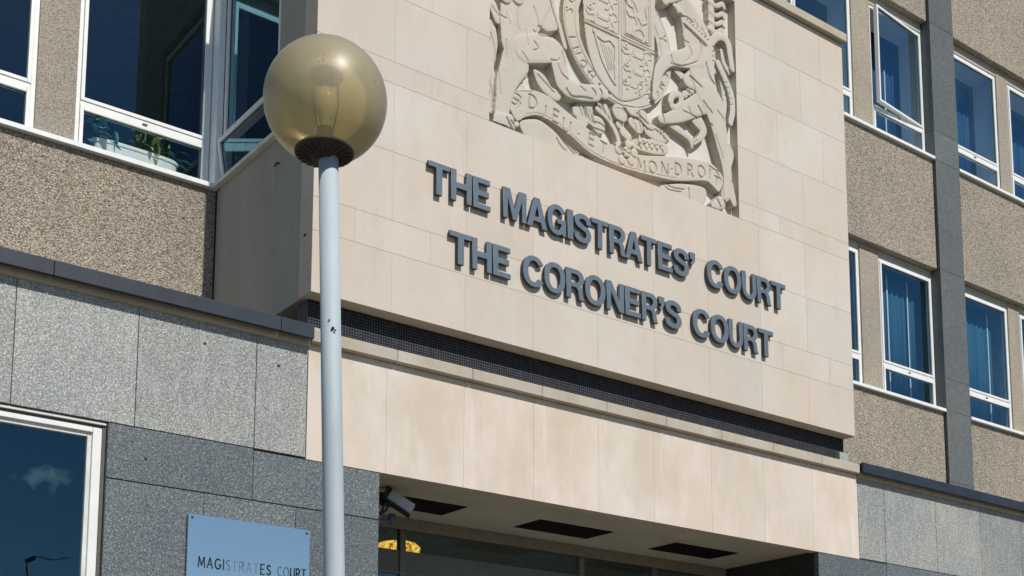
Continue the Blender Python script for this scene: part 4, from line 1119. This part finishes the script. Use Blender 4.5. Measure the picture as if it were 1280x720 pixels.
def glyph_mesh(ch, x0, x1, z0, h, yf, depth):
    wd, loops = GL[ch]
    cu = bpy.data.curves.new('tmp', 'CURVE'); cu.dimensions = '2D'; cu.fill_mode = 'BOTH'
    cu.extrude = depth/2-.002; cu.bevel_depth = .002; cu.bevel_resolution = 1
    sx = (x1-x0)/wd
    for lp in loops:
        sp_ = cu.splines.new('POLY'); sp_.points.add(len(lp)-1); sp_.use_cyclic_u = True
        for q, (x, z) in zip(sp_.points, lp): q.co = (x*sx, z*h, 0, 1)
    to = bpy.data.objects.new('tmp', cu); COL.objects.link(to)
    dg_ = bpy.context.evaluated_depsgraph_get()
    me = bpy.data.meshes.new_from_object(to.evaluated_get(dg_)); me.name = 'letter'
    bpy.data.objects.remove(to); bpy.data.curves.remove(cu)
    # faces forward: text plane x,y -> world x,z ; extrusion -> -y
    for v in me.vertices: v.co = Vector((v.co.x, -v.co.z, v.co.y))
    me.flip_normals() if False else None
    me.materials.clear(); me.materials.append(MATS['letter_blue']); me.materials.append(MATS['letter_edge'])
    for p in me.polygons: p.material_index = 0 if abs(p.normal.y) > .9 else 1  # side faces painted darker than the fronts, as if in shade
    o = bpy.data.objects.new('letter', me); COL.objects.link(o); o.location = (x0, yf+depth/2, z0)
    return o
line1 = [('T', 5.181, 5.376), ('H', 5.391, 5.583), ('E', 5.600, 5.764), ('M', 5.892, 6.122), ('A', 6.130, 6.337), ('G', 6.344, 6.534), ('I', 6.554, 6.612), ('S', 6.626, 6.808), ('T', 6.815, 6.995), ('R', 7.013, 7.195), ('A', 7.190, 7.390), ('T', 7.378, 7.552), ('E', 7.575, 7.745), ('S', 7.760, 7.948), ("'", 7.968, 8.030), ('C', 8.176, 8.386), ('O', 8.396, 8.618), ('U', 8.635, 8.818), ('R', 8.835, 9.020), ('T', 9.027, 9.222)]
line2 = [('T', 5.384, 5.586), ('H', 5.596, 5.780), ('E', 5.796, 5.965), ('C', 6.091, 6.299), ('O', 6.308, 6.524), ('R', 6.540, 6.730), ('O', 6.740, 6.960), ('N', 6.977, 7.168), ('E', 7.186, 7.360), ('R', 7.378, 7.560), ("'", 7.580, 7.645), ('S', 7.652, 7.846), ('C', 7.986, 8.202), ('O', 8.210, 8.438), ('U', 8.449, 8.625), ('R', 8.640, 8.826), ('T', 8.839, 9.033)]
KL = 1.0038
def letters(line, z0a, z0b, h, words, where):
    i = 0
    names = {"'": 'apostrophe'}
    for wi, w in enumerate(words):
        for k, ch in enumerate(w):
            c, a, b_ = line[i]; assert c == ch
            a = a*KL+.012; b_ = b_*KL+.012; f = (a-5.2)/4.0; z0 = z0a+(z0b-z0a)*f
            o = glyph_mesh(ch, a, b_, z0, h, 7.960, .030)
            nm = names.get(ch, 'letter '+ch)
            prev = w[k-1] if k else None; nxt = w[k+1] if k+1 < len(w) else None
            pos = 'before the '+names.get(nxt, nxt) if not prev else ('after the '+names.get(prev, prev) if not nxt else 'between '+names.get(prev, prev)+' and '+names.get(nxt, nxt))
            tag(o, 'raised blue-grey %s %s in the word %s of the %s line' % (nm, pos, w.replace("'", ''), where), 'letter', 'raised letters of the court name')
            bm = bmesh.new()
            x_ = (a+b_)/2
            wd = GL[ch][0]
            for zz in ((.9, .1) if ch in 'TICOGSUE' else ((.75, .25) if ch != "'" else (.90, .82))):
                px = {'T': .5, 'I': .5, 'C': .40, 'O': .5, 'G': .5, 'S': .5, 'U': .5 if zz < .5 else .13, 'E': .14, "'": .6, 'H': .14, 'M': .11, 'N': .13, 'A': .5 if zz > .5 else .17, 'R': .14}[ch]
                tube(bm, [(a+(b_-a)*px, 7.985, z0+h*zz), (a+(b_-a)*px, 8.004, z0+h*zz)], .006, 6)
            obj('fixing_pin', bm, 'steel_pin', o)
            i += 1
letters(line1, 6.276, 6.288, .252, ['THE', "MAGISTRATES'", 'COURT'], 'upper')
letters(line2, 5.768, 5.780, .252, ['THE', "CORONER'S", 'COURT'], 'lower')

# ================================================================== street lamp
lx, ly, lz = 2.008, 3.709, 3.975
LP = thing('street_lamp', 'pale blue-grey lamp post leaning slightly, with an amber plastic globe', 'street lamp', (2.136, 3.643, 0))
bm = bmesh.new()
base = Vector((2.136, 3.643, 0)); top = Vector((2.020, 3.702, 3.775))
tube(bm, [base+(top-base)*t for t in (0, .02, .25, .255, .5, .75, 1)], [.062, .06, .06, .0352, .035, .0342, .0335], 24)
obj('post', bm, 'post_paint', LP, smooth=True)
GRAD = .2085
bm = bmesh.new()
prof = [(GRAD*math.sin(R(a)), -GRAD*math.cos(R(a))) for a in np.linspace(24, 180, 40)]
prof[-1] = (0, GRAD)
lathe(bm, prof, 64, (lx, ly, lz))
gl_ = obj('globe', bm, 'amber_acrylic', LP, smooth=True)
bm = bmesh.new()
lathe(bm, [(0, -.166), (.088, -.168), (.099, -.178), (.100, -.190), (.095, -.195), (.043, -.206), (.0385, -.216), (0, -.216)], 40, (lx, ly, lz))
cl_ = obj('collar', bm, 'collar_brown', LP, smooth=True)
bm = bmesh.new()
for k in range(22):
    a = 2*math.pi*k/22
    tube(bm, [(lx+.05*math.cos(a), ly+.05*math.sin(a), lz-.2055), (lx+.092*math.cos(a), ly+.092*math.sin(a), lz-.197)], .0022, 5)
obj('rib', bm, 'collar_brown', cl_)
bm = bmesh.new()
lathe(bm, [(0, -.167), (.028, -.167), (.028, -.10), (.020, -.095), (0, -.095)], 16, (lx, ly, lz))
obj('bulb_holder', bm, 'slate_cap', LP, smooth=True)
bm = bmesh.new()
lathe(bm, [(.018, -.094), (.020, -.07), (.034, -.035), (.040, .0), (.034, .03), (.018, .048), (0, .054)], 20, (lx, ly, lz))
obj('bulb', bm, 'bulb_glass', LP, smooth=True)
bm = bmesh.new()
lathe(bm, [(0, .105), (.055, .10), (.06, .085), (.052, .08), (0, .085)], 20, (lx, ly, lz))
tube(bm, [(lx+.03, ly, lz-.1), (lx+.05, ly, lz), (lx+.045, ly, lz+.085)], .003, 5)
tube(bm, [(lx-.03, ly, lz-.1), (lx-.05, ly, lz), (lx-.045, ly, lz+.085)], .003, 5)
obj('reflector_cap', bm, 'slate_cap', LP, smooth=True)
bm = bmesh.new()
for dx, dz, r in ((.0, 3.162, .0055), (.008, 3.155, .0035), (-.012, 3.19, .003)):
    p = base+(top-base)*(dz/3.775)
    bmesh.ops.create_uvsphere(bm, u_segments=8, v_segments=6, radius=r, matrix=Matrix.Translation((p.x-.012+dx*.8, p.y-.0355-dx*.5, dz)))
obj('rust_spot', bm, 'rust', LP)

# ================================================================== polished name plaque
PQ = thing('plaque', 'polished steel plaque with worn black lettering on dark granite', 'sign', (3.83, 7.97, 2.86))
X0, X1, Z0, Z1 = 3.384, 4.276, 2.86, 3.512
boxes('plate', [(X0, X1, 7.972, 7.990, Z0, Z1)], 'polished_steel', PQ, .002)
boxes('plate_edge', [(X0+.004, X1-.004, 7.9905, 7.9995, Z0+.004, Z1-.004)], 'letter_edge', PQ)
bm = bmesh.new()
for x, z in ((X0+.026, Z1-.026), (X1-.026, Z1-.026), (X0+.026, Z0+.026), (X1-.026, Z0+.026)):
    bmesh.ops.create_cone(bm, cap_ends=True, segments=14, radius1=.009, radius2=.006, depth=.005, matrix=Matrix.Translation((x, 7.969, z)) @ Matrix.Rotation(R(90), 4, 'X'))
obj('screw', bm, 'collar_brown', PQ)
def ribbon(bm, P, w, y):
    for a, c in zip(P, P[1:]):
        a, c = Vector(a), Vector(c); d = (c-a).normalized(); n = Vector((-d.y, d.x))*w/2; e = d*w*.4
        q = [a-e+n, c+e+n, c+e-n, a-e-n]
        vs = [bm.verts.new((p.x, y, p.y)) for p in q]+[bm.verts.new((p.x, y-.0009, p.y)) for p in q]
        for f in ((0, 1, 2, 3), (7, 6, 5, 4), (0, 4, 5, 1), (1, 5, 6, 2), (2, 6, 7, 3), (3, 7, 4, 0)): bm.faces.new([vs[i] for i in f])
def plaque_line(s, x0, x1, zc, h, worn):
    tot = sum(STROKES[c][0]+.34 if c != ' ' else .62 for c in s)
    k = (x1-x0)/tot; x = x0; bms = (bmesh.new(), bmesh.new())
    for i, c in enumerate(s):
        if c == ' ': x += .62*k; continue
        wd, ss = STROKES[c]
        for j, st in enumerate(ss):
            # slight depth stagger keeps crossing strokes from sharing a plane
            ribbon(bms[1 if i in worn else 0], [(x+px*k*.98, zc-h/2+pz*h) for px, pz in st], .009 if i not in worn else .006, 7.9712-.0004*j)
        x += (wd+.34)*k
    return bms
for word_, xa, xb, worn in (('MAGISTRATES', 3.463, 4.000, {4, 5, 6, 7, 8}), ('COURT', 4.035, 4.262, {0, 1})):
    a_, c_ = plaque_line(word_, xa, xb, 3.197, .066, worn)
    obj('lettering', a_, 'plaque_text', PQ); obj('worn_lettering', c_, 'plaque_text_worn', PQ)

# ================================================================== security camera under the soffit
CC = thing('security_camera', 'grey box security camera on a bracket under the entrance soffit', 'camera', (4.95, 8.35, 4.0))
bm = bmesh.new()
bx(bm, -.105, .105, -.05, .05, -.042, .042)
MM = Matrix.Translation((5.235, 8.33, 3.915)) @ Matrix.Rotation(R(-30), 4, 'Z') @ Matrix.Rotation(R(33), 4, 'Y')
bmesh.ops.transform(bm, matrix=MM, verts=bm.verts)
obj('housing', bm, 'cctv_white', CC, bevel=.008)
bm = bmesh.new(); bx(bm, -.12, .115, -.056, .056, -.058, -.044); bx(bm, -.145, -.107, -.05, .05, -.043, .046)
bmesh.ops.transform(bm, matrix=MM, verts=bm.verts); obj('under_tray', bm, 'cctv_black', CC, bevel=.003)
bm = bmesh.new(); tube(bm, [(-.08, -.01, -.06), (-.09, 0, -.10), (-.07, .01, -.15)], .012, 8); bmesh.ops.transform(bm, matrix=MM, verts=bm.verts)
tube(bm, [(4.845, 8.30, 3.745), (5.06, 8.36, 3.755), (5.19, 8.40, 3.765)], .020, 10); tube(bm, [(5.19, 8.40, 3.765), (5.20, 8.39, 3.83)], .026, 10)
obj('bracket', bm, 'bracket_blue', CC, smooth=True)
bm = bmesh.new(); bx(bm, 4.846, 5.03, 8.30, 8.46, 3.86, 4.0); tube(bm, [(5.0, 8.36, 3.87), (5.06, 8.33, 3.80), (5.09, 8.30, 3.83), (5.12, 8.32, 3.9)], .009, 8)
obj('junction_box', bm, 'cctv_black', CC, bevel=.01)

# ================================================================== lit lampshade in the entrance hall
HL = thing('hall_lamp', 'lit amber glass lampshade glowing behind the entrance glazing', 'lamp', (5.95, 9.65, 3.82))
bm = bmesh.new(); lathe(bm, [(.02, .05), (.16, .045), (.20, .01), (.19, -.05), (.14, -.065), (0, -.07)], 28, (6.02, 9.62, 3.855))
obj('shade', bm, 'lit_shade', HL, smooth=True)
bm = bmesh.new(); tube(bm, [(6.02, 9.62, 3.90), (6.02, 9.62, 4.30)], .01, 8); obj('stem', bm, 'dark_frame', HL)

# ================================================================== window box and plants inside the first-floor window
TZ = 6.768
TR = thing('planter', 'long white plastic trough standing on the window sill', 'planter', (3.655, 9.975, TZ))
bm = bmesh.new()
def oval(bm, w, d, z, n=36, cx=3.655, cy=9.975):
    return [bm.verts.new((cx+w*math.copysign(abs(math.cos(2*math.pi*k/n))**.55, math.cos(2*math.pi*k/n)), cy+d*math.copysign(abs(math.sin(2*math.pi*k/n))**.8, math.sin(2*math.pi*k/n)), z)) for k in range(n)]
rings = [oval(bm, .34, .062, TZ), oval(bm, .355, .07, TZ+.14), oval(bm, .372, .078, TZ+.142), oval(bm, .374, .078, TZ+.168), oval(bm, .360, .07, TZ+.168), oval(bm, .350, .066, TZ+.13)]
for a, c in zip(rings, rings[1:]):
    for k in range(36): bm.faces.new((a[k], a[(k+1) % 36], c[(k+1) % 36], c[k]))
bm.faces.new(rings[0][::-1])
obj('trough', bm, 'white_plastic', TR, smooth=False)
boxes('stand', [(3.36, 3.95, 9.93, 10.02, 6.719, TZ-.001)], 'white_plastic', TR, .004)
bm = bmesh.new(); bm.faces.new(oval(bm, .349, .065, TZ+.135)); obj('soil', bm, 'soil', TR)
def leaf(bm, p, d, upv, L, W, droop=.5, n=6):
    d = Vector(d).normalized(); s = d.cross(Vector(upv)).normalized(); rows = []
    q = Vector(p)
    for i in range(n+1):
        t = i/n; w = W*math.sin(math.pi*min(1, t*.94+.05))**.8
        nrm = s.cross(d).normalized()
        rows.append([bm.verts.new(q-s*w+nrm*w*.25), bm.verts.new(q), bm.verts.new(q+s*w+nrm*w*.25)])
        q = q+d*(L/n); d = (d+Vector((0, 0, -droop/n))).normalized()
    for a, c in zip(rows, rows[1:]):
        bm.faces.new((a[0], a[1], c[1], c[0])); bm.faces.new((a[1], a[2], c[2], c[1]))
def plant(label, x, leaves, mat, stems):
    o = thing('potted_plant', label, 'plant', (x, 9.975, TZ+.135), 'plants in the window trough')
    bm = bmesh.new()
    for l in leaves: leaf(bm, *l)
    f = obj('foliage', bm, mat, o, smooth=True)
    md = f.modifiers.new('thickness', 'SOLIDIFY'); md.thickness = .0012
    bm = bmesh.new()
    for st in stems: tube(bm, st, .0035, 6)
    obj('stem', bm, 'leaf_green', o)
def mk(x, n, z0, z1, Lr, Wr, droop, seed, spread=.12):
    rnd = random.Random(seed); lv, st = [], []
    for k in range(n):
        a = rnd.uniform(0, 2*math.pi); z = rnd.uniform(z0, z1)
        p = Vector((x+rnd.uniform(-spread, spread)*.6, 9.975+rnd.uniform(-.05, .04), z))
        st.append([(x+rnd.uniform(-.03, .03), 9.975, TZ+.12), ((p.x+x)/2, 9.975+rnd.uniform(-.02, .02), (z+TZ+.13)/2+.02), tuple(p)])
        lv.append((p, (math.cos(a), -.25+.5*math.sin(a), rnd.uniform(-.2, .6)), (0, 0, 1), rnd.uniform(*Lr), rnd.uniform(*Wr), droop))
    return lv, st
l_, s2 = mk(3.38, 15, TZ+.12, TZ+.30, (.10, .18), (.025, .04), .9, 4)
l_ += [((3.44, 9.90, TZ+.26), (.15, -.25, -.9), (1, 0, 0), .16, .04, .1), ((3.38, 9.90, TZ+.28), (-.3, -.3, .1), (0, 0, 1), .17, .035, 1.2)]
plant('blue-green leafy plant at the far end of the white trough', 3.38, l_, 'leaf_teal', s2)
l_, s2 = mk(3.73, 24, TZ+.15, TZ+.40, (.09, .16), (.02, .034), 1.3, 9, .14)
l_ += [((3.80, 9.90, TZ+.30), (.12, -.2, -.9), (1, 0, 0), .17, .028, .1), ((3.73, 9.90, TZ+.33), (-.5, -.2, .1), (0, 0, 1), .15, .03, .9)]
plant('yellow-green variegated plant trailing over the middle of the white trough', 3.73, l_, 'leaf_variegated', s2)
l_, s2 = mk(3.95, 11, TZ+.12, TZ+.27, (.08, .14), (.012, .02), .5, 12, .10)
l_ += [((3.93, 9.96, TZ+.17), (.05, 0, 1), (0, 1, 0), .15, .018, .0)]
plant('small dark green plant at the near end of the white trough', 3.95, l_, 'leaf_green', s2)

# ================================================================== curtains behind the right-hand windows
def drape(label, x0, x1, z0, z1, y, mat, hems=(), amp=.012, pitch=.11, hem_z=None):
    bm = bmesh.new(); n = int((x1-x0)/.012); rows = []
    for z in (z0, z1):
        rows.append([bm.verts.new((x0+(x1-x0)*i/n, y+amp*math.sin((x0+(x1-x0)*i/n)*2*math.pi/pitch), z)) for i in range(n+1)])
    for i in range(n): bm.faces.new((rows[0][i], rows[0][i+1], rows[1][i+1], rows[1][i]))
    o = obj('curtain', bm, mat, smooth=True); tag(o, label, 'curtain', 'window curtains')
    md = o.modifiers.new('thickness', 'SOLIDIFY'); md.thickness = .003
    for h in hems:
        boxes('hem', [(h-.012, h+.012, y-amp-.012, y-amp-.006, z0+.002, (hem_z or z1)-.002)], 'curtain_hem', o)
    return o
drape('blue curtain in the lower right window against the pale block', 11.74, 12.76, 6.72, 8.46, 10.02, 'blue_curtain', (12.69,))
drape('blue curtain with two pale edges in the lower window left of the pilaster', 13.24, 14.17, 6.72, 8.46, 10.02, 'blue_curtain', (13.60, 14.02))
drape('blue curtain with one pale edge in the lower window right of the pilaster', 14.88, 15.91, 6.72, 8.46, 10.02, 'blue_curtain', (15.08, 15.82))
drape('blue curtain in the lower window at the right edge', 16.35, 17.39, 6.72, 8.46, 10.02, 'blue_curtain')
drape('navy curtain in the upper window behind the block coping', 11.74, 12.70, 10.17, 11.90, 10.20, 'navy_curtain', ())
drape('navy curtain with pale edges behind the open upper window', 13.24, 14.22, 10.17, 11.90, 10.20, 'navy_curtain', (13.66, 13.97), hem_z=11.5)
drape('navy curtain in the upper window right of the pilaster', 14.88, 15.94, 10.17, 11.90, 10.20, 'navy_curtain', (15.35,), hem_z=11.3)
drape('navy curtain in the upper window at the right edge', 16.78, 17.39, 10.17, 11.90, 10.20, 'navy_curtain')
drape('cream curtain with a stepped top in the upper window at the right edge', 16.35, 16.77, 10.17, 11.16, 10.17, 'cream_curtain')

# ================================================================== across the street (seen mirrored in the plaque and glass)
HS = thing('house', 'red brick house with a dark slate roof across the street', 'house', (11.3, -21, 0))
boxes('wall', [(7.5, 17.1, -26, -19, -.13, 5.9)], 'brick_red', HS)
bm = bmesh.new()
q = [bm.verts.new(p) for p in ((7.2, -18.7, 5.85), (17.4, -18.7, 5.85), (17.4, -26.3, 5.85), (7.2, -26.3, 5.85), (7.2, -22.5, 7.55), (17.4, -22.5, 7.55))]
for f in ((0, 1, 5, 4), (2, 3, 4, 5), (0, 4, 3), (1, 2, 5), (3, 2, 1, 0)): bm.faces.new([q[i] for i in f])
obj('roof', bm, 'roof_slate', HS)
for x in (8.6, 11.4, 14.2):
    w_ = boxes('window', [(x, x+1.1, -18.999, -18.93, 3.2, 4.7), (x, x+1.1, -18.999, -18.93, 1.0, 2.4)], 'white_frame', HS)
    boxes('pane', [(x+.08, x+1.02, -18.929, -18.922, 3.28, 4.62), (x+.08, x+1.02, -18.929, -18.922, 1.08, 2.32)], 'vent_black', w_)
AE = thing('tv_aerial', 'thin television aerial on the ridge of the house across the street', 'aerial', (11.6, -22.5, 7.53))
bm = bmesh.new(); tube(bm, [(11.6, -22.5, 7.53), (11.6, -22.5, 8.80)], .03, 6); obj('mast', bm, 'cctv_black', AE)
bm = bmesh.new(); tube(bm, [(11.5, -22.5, 8.74), (12.7, -22.5, 8.98)], .022, 6)
for k in range(6):
    x_ = 11.7+k*.18; tube(bm, [(x_, -22.75, 8.78+k*.036), (x_, -22.25, 8.78+k*.036)], .010, 5)
bx(bm, 11.52, 11.68, -22.56, -22.44, 8.68, 8.80)
obj('boom', bm, 'cctv_black', AE)
TT = thing('tree', 'dark green broadleaf tree standing across the street', 'tree', (17.3, -14.2, 0))
bm = bmesh.new(); tube(bm, [(17.3, -14.2, -.13), (17.35, -14.2, 1.6), (17.2, -14.1, 3.2), (17.3, -14.2, 5.5)], [.2, .16, .13, .05], 10)
for a in range(7):
    an = a*.9; z = 2.6+a*.42
    tube(bm, [(17.28, -14.17, z), (17.28+.8*math.cos(an), -14.17+.8*math.sin(an), z+.6), (17.28+1.7*math.cos(an), -14.17+1.7*math.sin(an), z+1.3)], [.08, .05, .02], 6)
obj('trunk', bm, 'bark', TT, smooth=True)
rnd = random.Random(21); bm = bmesh.new()
cl = []
for k in range(46):
    a = rnd.uniform(0, 2*math.pi); t = rnd.random(); r = 2.6*math.sin(math.pi*(.15+.8*t))*rnd.uniform(.4, 1)
    cl.append((17.3+r*math.cos(a), -14.2+r*math.sin(a), 2.8+5.2*t, rnd.uniform(.45, .8)))
for cx, cy, cz, cr in cl:
    for k in range(150):
        v = Vector((rnd.gauss(0, 1), rnd.gauss(0, 1), rnd.gauss(0, .8))).normalized()*cr*rnd.random()**.5
        n_ = Vector((rnd.gauss(0, 1), rnd.gauss(0, 1), rnd.gauss(0, 1)+.6)).normalized(); s1 = n_.orthogonal().normalized(); s3 = n_.cross(s1)
        c_ = Vector((cx, cy, cz))+v; L = rnd.uniform(.07, .12)
        bm.faces.new([bm.verts.new(c_+s1*L*1.3), bm.verts.new(c_+s3*L*.7), bm.verts.new(c_-s1*L*1.3), bm.verts.new(c_-s3*L*.7)])
obj('crown', bm, 'tree_leaf', TT)
